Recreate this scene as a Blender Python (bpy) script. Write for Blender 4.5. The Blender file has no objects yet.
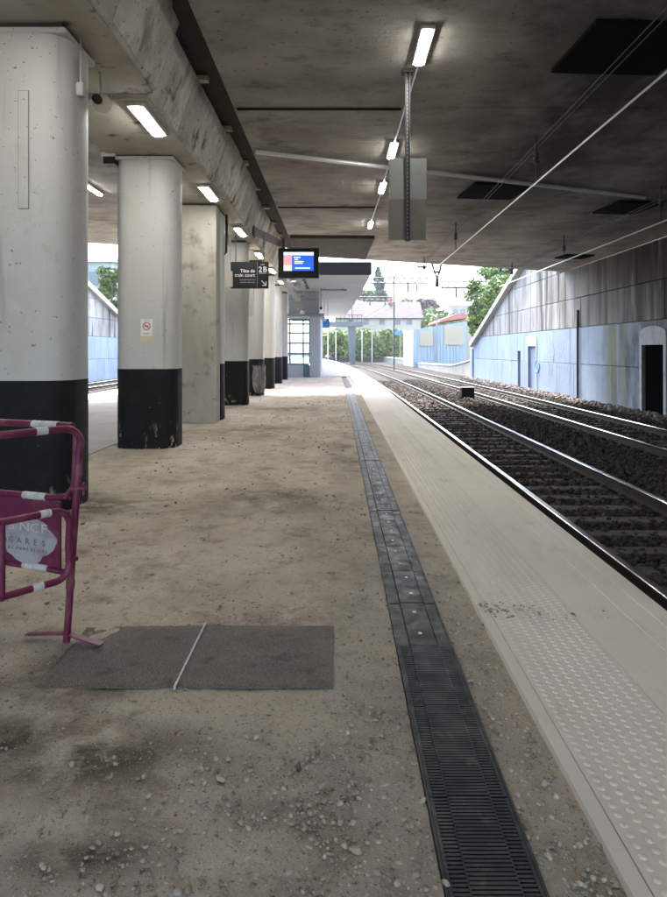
import bpy, bmesh, math, random
import numpy as np
from mathutils import Vector, Matrix, Euler

random.seed(7)
RNG = np.random.default_rng(11)
R = math.radians
SC = bpy.context.scene
COL = SC.collection

# ------------------------------------------------------------------ camera
EYE = 1.40
FPX, VPX, VPY, PW, PH = 660.0, 338.0, 351.0, 667.0, 897.0
cd = bpy.data.cameras.new('camera')
cam = bpy.data.objects.new('camera', cd)
COL.objects.link(cam)
SC.camera = cam
cam.location = (0, 0, EYE)
cam.rotation_euler = (R(90), 0, 0)
cd.sensor_fit = 'VERTICAL'
cd.sensor_height = 36
cd.lens = FPX / PH * 36
cd.shift_x = (PW / 2 - VPX) / PH
cd.shift_y = -(PH / 2 - VPY) / PH
cd.clip_start = 0.05
cd.clip_end = 3000

# ------------------------------------------------------------------ sky and sun
SUN_EL, SUN_AZ = R(58), R(-6)          # azimuth measured from +Y towards +X
w = bpy.data.worlds.new('World')
SC.world = w
w.use_nodes = True
nt = w.node_tree
bg = nt.nodes['Background']
sky = nt.nodes.new('ShaderNodeTexSky')
sky.sky_type = 'NISHITA'
sky.sun_disc = False
sky.sun_elevation = SUN_EL
sky.sun_rotation = SUN_AZ
sky.air_density = 1.0
sky.dust_density = 4.0
sky.ozone_density = 1.0
nt.links.new(sky.outputs[0], bg.inputs[0])
bg.inputs[1].default_value = 0.15
sd = bpy.data.lights.new('sun', 'SUN')
sd.energy = 1.5
sd.angle = R(16)
sd.color = (1.0, 0.96, 0.9)
sun = bpy.data.objects.new('sun', sd)
COL.objects.link(sun)
sdir = Vector((math.sin(SUN_AZ) * math.cos(SUN_EL), math.cos(SUN_AZ) * math.cos(SUN_EL), math.sin(SUN_EL)))
sun.rotation_euler = (-sdir).to_track_quat('-Z', 'Y').to_euler()
sun.location = (0, 0, 60)

SC.view_settings.view_transform = 'Standard'
SC.view_settings.look = 'None'
SC.view_settings.gamma = 1.0
SC.view_settings.use_curve_mapping = False
SC.view_settings.exposure = 3.35
SC.render.engine = 'CYCLES'
SC.cycles.use_denoising = True
SC.cycles.max_bounces = 10
SC.cycles.diffuse_bounces = 6
SC.cycles.glossy_bounces = 4
SC.cycles.transmission_bounces = 6
SC.cycles.sample_clamp_indirect = 8.0
SC.cycles.caustics_reflective = False
SC.cycles.caustics_refractive = False

# ------------------------------------------------------------------ layout helpers
def curve(s):
    """sideways drift of the line: straight, then a wide left-hand bend"""
    return -((s - 22.0) ** 2) / 2010.0 if s > 22 else 0.0

def P(n, s, z):
    return (n + curve(s), s, z)

def at(x, y, d):
    """world point seen at photo pixel x, y when it stands d metres ahead"""
    return ((x - VPX) / FPX * d, d, EYE + (VPY - y) / FPX * d)

# ------------------------------------------------------------------ materials
MATS = {}

def mat(name, base, layers=(), rough=0.85, bump=(), metal=0.0, spec=0.35, emit=None, alpha=None,
        trans=None, tint=False, local=False, rvar=None, orand=0.0):
    if name in MATS:
        return MATS[name]
    m = bpy.data.materials.new(name)
    MATS[name] = m
    m.use_nodes = True
    t = m.node_tree
    N, L = t.nodes, t.links
    b = N['Principled BSDF']
    b.inputs['Roughness'].default_value = rough
    b.inputs['Metallic'].default_value = metal
    b.inputs['Specular IOR Level'].default_value = spec
    if local:
        g = N.new('ShaderNodeTexCoord'); pos = g.outputs['Object']
    else:
        g = N.new('ShaderNodeNewGeometry'); pos = g.outputs['Position']

    def noise(scale, detail=5, rough_=0.55, seed=0.0, kind='noise', dist=0.0):
        mp = N.new('ShaderNodeMapping')
        sv = scale if isinstance(scale, (tuple, list)) else (scale,) * 3
        mp.inputs['Scale'].default_value = sv
        mp.inputs['Location'].default_value = (seed * 3.17, seed * 1.31, seed * 2.23)
        L.new(pos, mp.inputs['Vector'])
        if kind == 'voronoi':
            n = N.new('ShaderNodeTexVoronoi'); n.inputs['Scale'].default_value = 1
            L.new(mp.outputs[0], n.inputs['Vector'])
            return n.outputs['Distance']
        n = N.new('ShaderNodeTexNoise')
        n.inputs['Scale'].default_value = 1
        n.inputs['Detail'].default_value = detail
        n.inputs['Roughness'].default_value = rough_
        n.inputs['Distortion'].default_value = dist
        L.new(mp.outputs[0], n.inputs['Vector'])
        return n.outputs[0]

    def mrange(sock, lo, hi, a=0.0, c=1.0):
        r = N.new('ShaderNodeMapRange')
        r.inputs[1].default_value = lo; r.inputs[2].default_value = hi
        r.inputs[3].default_value = a; r.inputs[4].default_value = c
        L.new(sock, r.inputs[0])
        return r.outputs[0]

    def mul(a, c):
        q = N.new('ShaderNodeMath'); q.operation = 'MULTIPLY'
        L.new(a, q.inputs[0]); L.new(c, q.inputs[1])
        return q.outputs[0]

    rgb = N.new('ShaderNodeRGB'); rgb.outputs[0].default_value = (*base, 1)
    c = rgb.outputs[0]
    if tint:
        at_ = N.new('ShaderNodeAttribute'); at_.attribute_name = 'tint'
        mx = N.new('ShaderNodeMix'); mx.data_type = 'RGBA'; mx.blend_type = 'MULTIPLY'
        mx.inputs[0].default_value = 1
        L.new(c, mx.inputs[6]); L.new(at_.outputs['Color'], mx.inputs[7])
        c = mx.outputs[2]
    for ly in layers:
        f = noise(ly.get('s', 3), ly.get('d', 5), ly.get('r', 0.55), ly.get('seed', 0), ly.get('kind', 'noise'), ly.get('dist', 0))
        f = mrange(f, ly.get('lo', 0.45), ly.get('hi', 0.65), 0, ly.get('k', 1.0))
        for bl in ly.get('blob', ()):          # stain with a place of its own: centre, radii
            pass
        if ly.get('blob'):
            tot = None
            for (cx, cy, cz, rx, ry, rz) in ly['blob']:
                mp = N.new('ShaderNodeMapping')
                mp.inputs['Scale'].default_value = (1 / rx, 1 / ry, 1 / rz)
                mp.inputs['Location'].default_value = (-cx / rx, -cy / ry, -cz / rz)
                L.new(pos, mp.inputs['Vector'])
                ln = N.new('ShaderNodeVectorMath'); ln.operation = 'LENGTH'
                L.new(mp.outputs[0], ln.inputs[0])
                o = mrange(ln.outputs['Value'], 1.0, 0.25)
                if tot is None:
                    tot = o
                else:
                    q = N.new('ShaderNodeMath'); q.operation = 'MAXIMUM'
                    L.new(tot, q.inputs[0]); L.new(o, q.inputs[1]); tot = q.outputs[0]
            f = mul(f, tot)
        mx = N.new('ShaderNodeMix'); mx.data_type = 'RGBA'
        mx.blend_type = ly.get('blend', 'MIX')
        L.new(f, mx.inputs[0]); L.new(c, mx.inputs[6])
        mx.inputs[7].default_value = (*ly['c'], 1)
        c = mx.outputs[2]
    if orand:
        oi = N.new('ShaderNodeObjectInfo')
        hv = N.new('ShaderNodeHueSaturation')
        L.new(mrange(oi.outputs['Random'], 0, 1, 1 - orand, 1 + orand), hv.inputs['Value'])
        L.new(c, hv.inputs['Color']); c = hv.outputs[0]
    L.new(c, b.inputs['Base Color'])
    if rvar:
        f = mrange(noise(rvar[0], 4, 0.6, 5.0), 0.35, 0.7, rvar[1], rvar[2])
        L.new(f, b.inputs['Roughness'])
    prev = None
    for bp in bump:
        sc, st, ds = bp[:3]
        kind = bp[3] if len(bp) > 3 else 'noise'
        bn = N.new('ShaderNodeBump')
        bn.inputs['Strength'].default_value = st
        bn.inputs['Distance'].default_value = ds
        L.new(noise(sc, 6, 0.6, 2.0, kind), bn.inputs['Height'])
        if prev is not None:
            L.new(prev, bn.inputs['Normal'])
        prev = bn.outputs[0]
    if prev is not None:
        L.new(prev, b.inputs['Normal'])
    if emit:
        b.inputs['Emission Color'].default_value = (*emit[0], 1)
        b.inputs['Emission Strength'].default_value = emit[1]
    if alpha is not None:
        b.inputs['Alpha'].default_value = alpha
    if trans is not None:
        b.inputs['Transmission Weight'].default_value = trans
        b.inputs['IOR'].default_value = 1.2
    return m

# concrete family
BROWN = (0.07, 0.055, 0.04)
m_ceiling = mat('ceiling_concrete', (0.40, 0.382, 0.352), [
    dict(c=(0.21, 0.192, 0.168), s=(0.9, 1.2, 1), lo=0.38, hi=0.66, k=0.85, d=8, r=0.65),
    dict(c=(0.47, 0.45, 0.41), s=(1.0, 1.4, 1), lo=0.52, hi=0.78, k=0.55, seed=3, d=7),
    dict(c=(0.08, 0.07, 0.06), s=(1.3, 1.9, 1), lo=0.53, hi=0.70, k=0.75, seed=7, d=8, r=0.65),
    dict(c=(0.022, 0.021, 0.020), s=(0.8, 0.45, 1), lo=0.22, hi=0.55, k=0.9, seed=9, d=7, r=0.6,
         blob=[(3.8, 10, 4.9, 2.7, 13, 3), (7.6, 12, 4.9, 2.6, 13, 3)]),
    dict(c=(0.03, 0.026, 0.022), s=16, lo=0.64, hi=0.70, k=0.8, seed=2, d=6)],
    bump=[((4, 14, 6), 0.2, 0.02), (14, 0.25, 0.02), (60, 0.25, 0.005)])
m_beam = mat('beam_concrete', (0.64, 0.62, 0.575), [
    dict(c=(0.76, 0.74, 0.70), s=(1.5, 1.5, 2.0), lo=0.48, hi=0.72, k=0.7, seed=1, d=7),
    dict(c=(0.22, 0.195, 0.16), s=(2, 1.6, 1.5), lo=0.44, hi=0.70, k=0.7, seed=4, d=9, r=.68),
    dict(c=(0.05, 0.042, 0.036), s=(3, 2.2, 2.0), lo=0.56, hi=0.66, k=0.9, seed=6, d=9, r=.7),
    dict(c=(0.16, 0.10, 0.06), s=(3, 2.4, 1.0), lo=0.57, hi=0.72, k=0.7, seed=8, d=8),
    dict(c=(0.04, 0.035, 0.03), s=22, lo=0.63, hi=0.68, k=0.85, seed=18, d=5)],
    bump=[((8, 30, 6), 0.4, 0.02), (30, 0.5, 0.01), (90, 0.3, 0.004)], orand=0.22)
m_soffit = mat('beam_soffit', (0.46, 0.43, 0.37), [
    dict(c=(0.30, 0.265, 0.21), s=1.3, lo=0.45, hi=0.7, k=0.8, seed=5),
    dict(c=(0.08, 0.06, 0.045), s=(3.5, 5, 3), lo=0.60, hi=0.70, k=0.9, seed=12, d=7)],
    bump=[(20, 0.25, 0.01)])
m_dark_shade = mat('dark_shade_concrete', (0.045, 0.04, 0.036), [dict(c=(0.10, 0.09, 0.08), s=3, lo=0.5, hi=0.8, k=0.6)], bump=[(20, 0.3, 0.01)])  # near-black stands for shade on gap lid and end slab; also dark pads, seam
m_white_paint = mat('column_white_paint', (0.50, 0.50, 0.487), [
    dict(c=(0.46, 0.45, 0.41), s=(2, 2, 0.5), lo=0.45, hi=0.72, k=0.7, seed=2),
    dict(c=(0.60, 0.60, 0.58), s=3, lo=0.55, hi=0.75, k=0.5, seed=6),
    dict(c=(0.10, 0.09, 0.08), s=24, lo=0.665, hi=0.70, k=0.8, seed=3, d=4),
    dict(c=(0.22, 0.19, 0.15), s=(9, 9, 0.6), lo=0.60, hi=0.78, k=0.6, seed=11),
    dict(c=(0.30, 0.27, 0.22), s=(3, 3, 3), lo=0.60, hi=0.74, k=0.5, seed=21, d=9, r=.7)],
    rough=0.62, bump=[(40, 0.25, 0.006), (140, 0.2, 0.002)], spec=0.4)
m_black_paint = mat('column_black_paint', (0.008, 0.008, 0.009), [
    dict(c=(0.02, 0.02, 0.02), s=4, lo=0.5, hi=0.75, k=0.7),
    dict(c=(0.40, 0.35, 0.27), s=(14, 14, 7), lo=0.57, hi=0.62, k=0.95, seed=3, d=5,
         blob=[(-2.5, 9.6, 0.0, 0.35, 0.6, 0.42), (-3.25, 9.6, 0.05, 0.25, 0.6, 0.38), (-2.45, 6.2, 0.0, 0.3, 0.9, 0.35),
               (-2.8, 17.2, 0, 0.8, 0.6, 0.3), (-2.8, 21, 0, 0.8, 0.6, 0.3)]),
    dict(c=(0.30, 0.27, 0.22), s=22, lo=0.70, hi=0.73, k=0.8, seed=8)],
    rough=0.75, bump=[(45, 0.5, 0.008), (140, 0.25, 0.003)], spec=0.25)
m_bare = mat('bare_concrete', (0.36, 0.345, 0.30), [
    dict(c=(0.47, 0.45, 0.40), s=(2.5, 2.5, 0.7), lo=0.45, hi=0.7, k=0.8, seed=4),
    dict(c=(0.20, 0.17, 0.13), s=3.5, lo=0.56, hi=0.72, k=0.8, seed=7, d=7),
    dict(c=(0.10, 0.085, 0.07), s=12, lo=0.66, hi=0.71, k=0.85, seed=1)],
    bump=[(22, 0.4, 0.012), (80, 0.25, 0.004)])
m_wall_top = mat('wall_concrete', (0.31, 0.305, 0.29), [
    dict(c=(0.40, 0.39, 0.36), s=(1, 0.6, 0.7), lo=0.48, hi=0.70, k=0.75, seed=2, d=7),
    dict(c=(0.15, 0.14, 0.125), s=(2, 1.1, 0.35), lo=0.46, hi=0.66, k=0.75, seed=5, d=8, r=0.65, dist=0.6),
    dict(c=(0.018, 0.017, 0.016), s=(2, 1.5, 0.22), lo=0.22, hi=0.47, k=0.97, seed=9, d=8, r=0.65, dist=0.5,
         blob=[(10, 18.0, 5.0, 5, 14, 5.5)]),
    dict(c=(0.04, 0.037, 0.034), s=(2, 1.8, 0.12), lo=0.51, hi=0.62, k=0.9, seed=17, d=6),
    dict(c=(0.12, 0.13, 0.065), s=(2, 1.9, 0.12), lo=0.55, hi=0.68, k=0.7, seed=13, d=6)],
    bump=[((8, 8, 30), 0.3, 0.015), (60, 0.25, 0.004)], orand=0.16)
m_wall_blue = mat('wall_blue_paint', (0.27, 0.345, 0.43), [
    dict(c=(0.34, 0.42, 0.50), s=0.8, lo=0.42, hi=0.7, k=0.7, seed=1, d=6),
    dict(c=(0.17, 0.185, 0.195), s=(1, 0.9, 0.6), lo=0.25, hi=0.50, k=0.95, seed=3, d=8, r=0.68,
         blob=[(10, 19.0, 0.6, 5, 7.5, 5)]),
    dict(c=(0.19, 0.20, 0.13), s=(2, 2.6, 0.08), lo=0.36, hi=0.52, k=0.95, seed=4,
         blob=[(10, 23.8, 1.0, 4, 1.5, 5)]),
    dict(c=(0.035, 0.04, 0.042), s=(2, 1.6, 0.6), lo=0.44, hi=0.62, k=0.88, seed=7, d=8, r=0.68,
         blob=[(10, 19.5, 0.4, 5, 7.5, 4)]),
    dict(c=(0.12, 0.17, 0.23), s=(1.5, 2.0, 0.2), lo=0.58, hi=0.72, k=0.6, seed=6, d=7),
    dict(c=(0.30, 0.29, 0.26), s=9, lo=0.66, hi=0.70, k=0.8, seed=8, d=6)],
    bump=[(40, 0.3, 0.006)], rough=0.8, orand=0.08, spec=0.2)
m_joint = mat('joint_mortar', (0.17, 0.165, 0.155), bump=[(40, 0.3, 0.006)])
m_coping_stone = mat('wall_coping', (0.52, 0.50, 0.46), [dict(c=(0.30, 0.28, 0.24), s=2, lo=0.5, hi=0.7, k=0.7)], bump=[(30, 0.3, 0.006)])

m_dirt = mat('compacted_dirt', (0.46, 0.395, 0.315), [
    dict(c=(0.33, 0.275, 0.212), s=(1.1, 0.7, 1), lo=0.40, hi=0.64, k=0.85, seed=1, d=8, r=0.68),
    dict(c=(0.52, 0.46, 0.38), s=(1.9, 1.1, 1), lo=0.50, hi=0.70, k=0.75, seed=5, d=8, r=0.68),
    dict(c=(0.165, 0.130, 0.098), s=4, lo=0.50, hi=0.68, k=0.8, seed=2, d=8, r=0.72),
    dict(c=(0.46, 0.42, 0.36), s=8, lo=0.52, hi=0.70, k=0.7, seed=12, d=8, r=0.7),
    dict(c=(0.33, 0.30, 0.26), s=2.2, lo=0.33, hi=0.60, k=0.9, seed=8, d=8, r=0.7,
         blob=[(0.05, 1.9, 0, 1.0, 1.0, 2), (0.35, 3.2, 0, 0.55, 3.0, 2), (-0.5, 1.6, 0, 1.2, 0.6, 2)]),
    dict(c=(0.075, 0.053, 0.036), s=(3.5, 5, 3), lo=0.36, hi=0.54, k=0.88, seed=4, d=8, r=0.7,
         blob=[(-0.84, 2.30, 0, 0.58, 0.30, 2), (-1.05, 2.9, 0, 0.5, 0.35, 2), (-1.25, 2.4, 0, 0.4, 0.2, 2), (-2.3, 6.0, 0, 0.9, 0.7, 2), (-0.7, 1.85, 0, 0.3, 0.1, 2)]),
    dict(c=(0.105, 0.085, 0.062), s=(1.8, 1.4, 1), lo=0.38, hi=0.60, k=0.8, seed=6, d=8, r=0.7,
         blob=[(-1.4, 11.6, 0, 1.3, 1.6, 2), (-0.6, 6.3, 0, 1.2, 0.8, 2), (-1.0, 16, 0, 1.6, 2.0, 2), (-0.6, 21, 0, 2, 2, 2), (0.15, 9, 0, .4, 3, 2)]),
    dict(c=(0.55, 0.52, 0.46), s=110, lo=0.62, hi=0.72, k=0.8, seed=7, d=3),
    dict(c=(0.085, 0.072, 0.058), s=80, lo=0.60, hi=0.70, k=0.75, seed=3, d=3),
    dict(c=(0.07, 0.058, 0.046), s=26, lo=0.62, hi=0.68, k=0.8, seed=13, d=5, r=.7),
    dict(c=(0.08, 0.066, 0.052), s=(12, 9, 9), lo=0.63, hi=0.69, k=0.75, seed=19, d=7, r=.7),
    dict(c=(0.52, 0.49, 0.43), s=(16, 12, 12), lo=0.64, hi=0.70, k=0.6, seed=23, d=6, r=.7)],
    rough=0.95, bump=[(10, 0.35, 0.03), (40, 0.6, 0.014), (120, 0.6, 0.006)], spec=0.15)
m_paving = mat('grey_paving', (0.30, 0.285, 0.26), [
    dict(c=(0.22, 0.20, 0.18), s=1.2, lo=0.45, hi=0.7, k=0.7)], rough=0.9, bump=[(60, 0.4, 0.006)])
m_pale_paving = mat('pale_paving', (0.40, 0.39, 0.37), [
    dict(c=(0.36, 0.34, 0.31), s=(1.2, 0.5, 1), lo=0.5, hi=0.7, k=0.6)], rough=0.9, bump=[(60, 0.3, 0.004)])
m_resin = mat('coping_resin', (0.70, 0.645, 0.56), [
    dict(c=(0.60, 0.55, 0.475), s=(2.2, 0.8, 1), lo=0.42, hi=0.7, k=0.8, seed=2, d=7),
    dict(c=(0.42, 0.385, 0.33), s=(6, 2.5, 1), lo=0.55, hi=0.74, k=0.55, seed=6, d=8, r=0.7),
    dict(c=(0.24, 0.21, 0.17), s=60, lo=0.68, hi=0.76, k=0.5, seed=4)],
    rough=0.8, bump=[(120, 0.25, 0.002)], spec=0.3)
m_resin_dark = mat('coping_side', (0.10, 0.095, 0.085), [dict(c=(0.03, 0.028, 0.025), s=3, lo=0.4, hi=0.7, k=0.8)], bump=[(20, 0.4, 0.01)])
m_cast = mat('cast_iron', (0.045, 0.046, 0.05), [
    dict(c=(0.10, 0.095, 0.085), s=5, lo=0.46, hi=0.74, k=0.7, seed=2, d=7),
    dict(c=(0.19, 0.17, 0.14), s=(20, 12, 20), lo=0.60, hi=0.78, k=0.6, seed=5, d=6)],
    rough=0.55, metal=0.3, bump=[(120, 0.3, 0.002)], rvar=(12, 0.45, 0.8))
m_pit = mat('drain_pit', (0.012, 0.012, 0.012))
m_bolt = mat('bright_bolt', (0.75, 0.75, 0.73), rough=0.4)
m_mat = mat('mesh_mat', (0.22, 0.197, 0.168), [
    dict(c=(0.31, 0.27, 0.22), s=(3, 4, 1), lo=0.42, hi=0.66, k=0.75, d=8, r=0.72),
    dict(c=(0.30, 0.265, 0.215), s=(4, 5, 1), lo=0.28, hi=0.5, k=0.95, seed=3, d=8, r=0.72, blob=[(-1.26, 2.9, 0, .36, .7, 1), (-0.7, 2.72, 0, 1.2, .16, 1), (-0.02, 3.1, 0, .14, .6, 1), (-.7, 3.42, 0, 1, .12, 1)]),
    dict(c=(0.06, 0.056, 0.05), s=(9, 9, 1), lo=0.55, hi=0.7, k=0.5, seed=4),
    dict(c=(0.035, 0.033, 0.03), s=(190, 190, 190), lo=0.25, hi=0.55, k=0.6, kind='voronoi')],
    rough=0.9, bump=[((190, 190, 190), 0.8, 0.006, 'voronoi'), (30, .3, .004)])
m_stone = mat('gravel_stone', (0.48, 0.43, 0.36), [dict(c=(0.34, 0.295, 0.24), s=45, lo=0.45, hi=0.7, k=0.6)],
    tint=True, rough=0.9, bump=[(160, 0.3, 0.002)], spec=0.2)
m_ballast = mat('ballast_stone', (0.044, 0.039, 0.036), [dict(c=(0.022, 0.020, 0.018), s=20, lo=0.45, hi=0.7, k=0.7)],
    tint=True, rough=0.95, spec=0.15)
m_ballast_bed = mat('ballast_bed', (0.034, 0.031, 0.028), [
    dict(c=(0.012, 0.011, 0.010), s=18, lo=0.4, hi=0.6, k=0.9, d=3),
    dict(c=(0.075, 0.068, 0.06), s=24, lo=0.58, hi=0.7, k=0.7, seed=4, d=3)],
    rough=0.95, bump=[(18, 1.0, 0.05, 'voronoi'), (45, 0.5, 0.02)], spec=0.15)
m_rail_top = mat('rail_running_surface', (0.86, 0.87, 0.90), rough=0.14, metal=1.0, rvar=((30, 2, 30), 0.09, 0.2))
m_rail = mat('rail_rust', (0.035, 0.028, 0.024), [dict(c=(0.06, 0.042, 0.032), s=6, lo=0.45, hi=0.7, k=0.7)], rough=0.7, metal=0.3, bump=[(60, 0.3, 0.003)])
m_sleeper = mat('sleeper_concrete', (0.088, 0.079, 0.070), [dict(c=(0.036, 0.032, 0.028), s=5, lo=0.42, hi=0.68, k=0.85, d=7)], rough=0.95, bump=[(40, 0.5, 0.01)])
m_clip = mat('rail_fastening', (0.05, 0.042, 0.038), rough=0.7, metal=0.4)

m_galv = mat('galvanised_steel', (0.66, 0.68, 0.70), rough=0.3, metal=0.9)
m_pale_pipe = mat('pale_pipe', (0.74, 0.76, 0.78), [dict(c=(0.45, 0.45, 0.44), s=3, lo=.5, hi=.7, k=.6)], rough=0.35, metal=0.35)  # pale colour stands in for daylight reflected along the metal pipe
m_dark_steel = mat('dark_steel', (0.05, 0.05, 0.052), [dict(c=(0.09, 0.085, 0.08), s=8, lo=0.5, hi=0.7, k=0.6)], rough=0.55, metal=0.5)
m_grey_steel = mat('grey_painted_steel', (0.24, 0.24, 0.235), [dict(c=(0.17, 0.165, 0.155), s=6, lo=0.5, hi=0.75, k=0.6)], rough=0.55)
m_plate_a = mat('sign_back_pale', (0.20, 0.205, 0.20), [dict(c=(0.165, 0.168, 0.165), s=5, lo=0.45, hi=0.7, k=0.6)], rough=0.5, metal=0.3)
m_plate_b = mat('sign_back_brown', (0.145, 0.135, 0.12), [dict(c=(0.115, 0.105, 0.09), s=5, lo=0.45, hi=0.7, k=0.6)], rough=0.55, metal=0.2)
m_lamp = mat('lamp_tube', (0.9, 0.9, 0.88), emit=((1.0, 0.97, 0.91), 13.0))
m_lamp_body = mat('lamp_body', (0.55, 0.55, 0.53), rough=0.5)
m_sign_black = mat('sign_anthracite', (0.010, 0.010, 0.013), rough=0.7, spec=0.15)
m_sign_dim = mat('sign_small_print', (0.17, 0.17, 0.175), rough=0.6)
m_sign_text = mat('sign_lettering', (0.46, 0.46, 0.46), rough=0.6)
m_screen_blue = mat('screen_blue', (0.01, 0.03, 0.15), emit=((0.02, 0.10, 0.55), 0.16), rough=0.2)
m_screen_white = mat('screen_white', (0.5, 0.6, 0.7), emit=((0.75, 0.92, 1.0), 0.17), rough=0.2)
m_screen_red = mat('screen_red', (0.5, 0.1, 0.1), emit=((1.0, 0.30, 0.28), 0.15), rough=0.2)
m_screen_cyan = mat('screen_pale', (0.4, 0.6, 0.6), emit=((0.5, 0.95, 0.98), 0.15), rough=0.2)
m_matt_black = mat('matt_black_board', (0.010, 0.010, 0.010), rough=0.95, spec=0.05)
m_black_plastic = mat('black_plastic', (0.008, 0.008, 0.009), rough=0.5, spec=.2)
m_beige_plastic = mat('beige_plastic', (0.55, 0.50, 0.40), rough=0.5)
m_magenta = mat('magenta_paint', (0.14, 0.010, 0.048), [
    dict(c=(0.24, 0.085, 0.11), s=9, lo=0.50, hi=0.70, k=0.75, d=7),
    dict(c=(0.06, 0.02, 0.03), s=22, lo=0.6, hi=0.7, k=0.7, d=5, seed=9),
    dict(c=(0.40, 0.33, 0.27), s=60, lo=0.68, hi=0.74, k=0.6, seed=3)], rough=0.42, bump=[(60, 0.2, 0.002)], spec=0.5)
m_tape = mat('white_tape', (0.60, 0.59, 0.57), [dict(c=(0.34, 0.27, 0.27), s=24, lo=0.48, hi=0.7, k=0.75, d=6)], rough=0.6)
m_smudge = mat('scraped_white', (0.40, 0.385, 0.385), [dict(c=(0.30, 0.24, 0.28), s=(14, 14, 14), lo=0.42, hi=0.66, k=0.8, d=7)], rough=0.8)
m_board_text = mat('board_lettering', (0.60, 0.55, 0.47), rough=0.7)
m_board_text2 = mat('board_lettering_faded', (0.17, 0.14, 0.15), rough=0.7)
m_paper = mat('white_paper', (0.74, 0.73, 0.70), rough=0.7)
m_yellow_paper = mat('faded_yellow_paper', (0.60, 0.53, 0.34), rough=0.8)
m_red_ink = mat('red_print', (0.42, 0.05, 0.05), rough=0.7)
m_black_ink = mat('black_print', (0.04, 0.04, 0.04), rough=0.7)
m_glass = mat('glass', (0.75, 0.9, 0.92), rough=0.05, trans=0.85, spec=0.5)
m_frame_teal = mat('shelter_frame', (0.07, 0.13, 0.16), rough=0.45)
m_shelter_wall = mat('shelter_panel', (0.36, 0.385, 0.42), [dict(c=(0.29, 0.315, 0.35), s=2, lo=0.5, hi=0.7, k=0.5)], rough=0.6)
m_canopy = mat('canopy_boards', (0.33, 0.345, 0.36), [dict(c=(0.24, 0.252, 0.265), s=(0.6, 5, 1), lo=0.45, hi=0.7, k=0.7)], rough=0.7)
m_fascia = mat('canopy_fascia', (0.02, 0.021, 0.023), rough=0.9, spec=.08)
m_leaf = [mat('leaf_%s' % k, c, tint=True, rough=0.6, spec=0.3) for k, c in
          (('green', (0.115, 0.18, 0.065)), ('bright', (0.15, 0.22, 0.06)), ('blue', (0.07, 0.12, 0.085)), ('purple', (0.085, 0.05, 0.085)))]
m_bark = mat('bark', (0.09, 0.07, 0.05), bump=[((20, 20, 4), 0.6, 0.02)])
m_soil = mat('bare_soil', (0.17, 0.155, 0.135), [dict(c=(0.12, 0.105, 0.09), s=.3, lo=0.45, hi=0.65, k=0.8)], rough=0.95)
m_grass = mat('embankment_soil', (0.10, 0.11, 0.05), [dict(c=(0.17, 0.14, 0.09), s=2, lo=0.45, hi=0.65, k=0.8)], rough=0.95, bump=[(15, 0.6, 0.03)])
m_render = mat('house_render', (0.40, 0.375, 0.31), [dict(c=(0.33, 0.30, 0.25), s=0.6, lo=0.5, hi=0.7, k=0.6)], rough=0.9)
m_slate = mat('roof_tiles', (0.050, 0.046, 0.050), [dict(c=(0.075, 0.066, 0.064), s=(1, 1, 5), lo=0.45, hi=0.7, k=0.7)], rough=0.85, bump=[((5, 5, 14), 0.6, 0.04)])
m_red_roof = mat('red_roof', (0.42, 0.16, 0.12), [dict(c=(0.30, 0.13, 0.10), s=3, lo=0.5, hi=0.7, k=0.6)], rough=0.85)
m_shutter = mat('window_shutter', (0.16, 0.19, 0.26), rough=0.6)
m_pane = mat('window_glass', (0.10, 0.13, 0.17), rough=0.1, spec=0.6)
m_metal_sheet = mat('blue_grey_sheet', (0.33, 0.40, 0.43), [dict(c=(0.25, 0.31, 0.34), s=(5, 5, 0.6), lo=0.45, hi=0.7, k=0.6)], rough=0.6)
m_beige_panel = mat('beige_louvre', (0.42, 0.37, 0.27), rough=0.7)
m_blue_sign = mat('blue_sign', (0.03, 0.22, 0.55), rough=0.4)
m_bag = mat('clear_bag', (0.20, 0.20, 0.20), [dict(c=(0.45, 0.45, 0.45), s=(9, 9, 4), lo=.5, hi=.65, k=.8)], rough=0.25, trans=0.3, spec=0.5)
m_bag_dark = mat('bag_rubbish', (0.05, 0.05, 0.055), [dict(c=(0.25, 0.24, 0.22), s=12, lo=0.5, hi=0.65, k=0.8)], rough=0.6)
m_graffiti = mat('graffiti_white', (0.50, 0.53, 0.56), rough=0.7)
m_graffiti_b = mat('graffiti_cyan', (0.10, 0.42, 0.62), rough=0.7)
m_black_hole = mat('niche_dark', (0.004, 0.004, 0.004), rough=1.0, spec=0.0)

# ------------------------------------------------------------------ mesh helpers
def world_loc(o):
    v = Vector((0, 0, 0))
    while o is not None:
        v += o.location
        o = o.parent
    return v

def tag(o, label=None, cat=None, group=None, kind=None):
    if label: o['label'] = label
    if cat: o['category'] = cat
    if group: o['group'] = group
    if kind: o['kind'] = kind
    return o

def thing(name, loc, label, cat, group=None):
    o = bpy.data.objects.new(name, None)
    o.empty_display_size = 0.2
    COL.objects.link(o)
    o.location = loc
    return tag(o, label, cat, group)

def link_mesh(name, me, parent=None, loc=(0, 0, 0)):
    o = bpy.data.objects.new(name, me)
    COL.objects.link(o)
    o.location = loc
    if parent is not None:
        o.parent = parent
    return o

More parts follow.
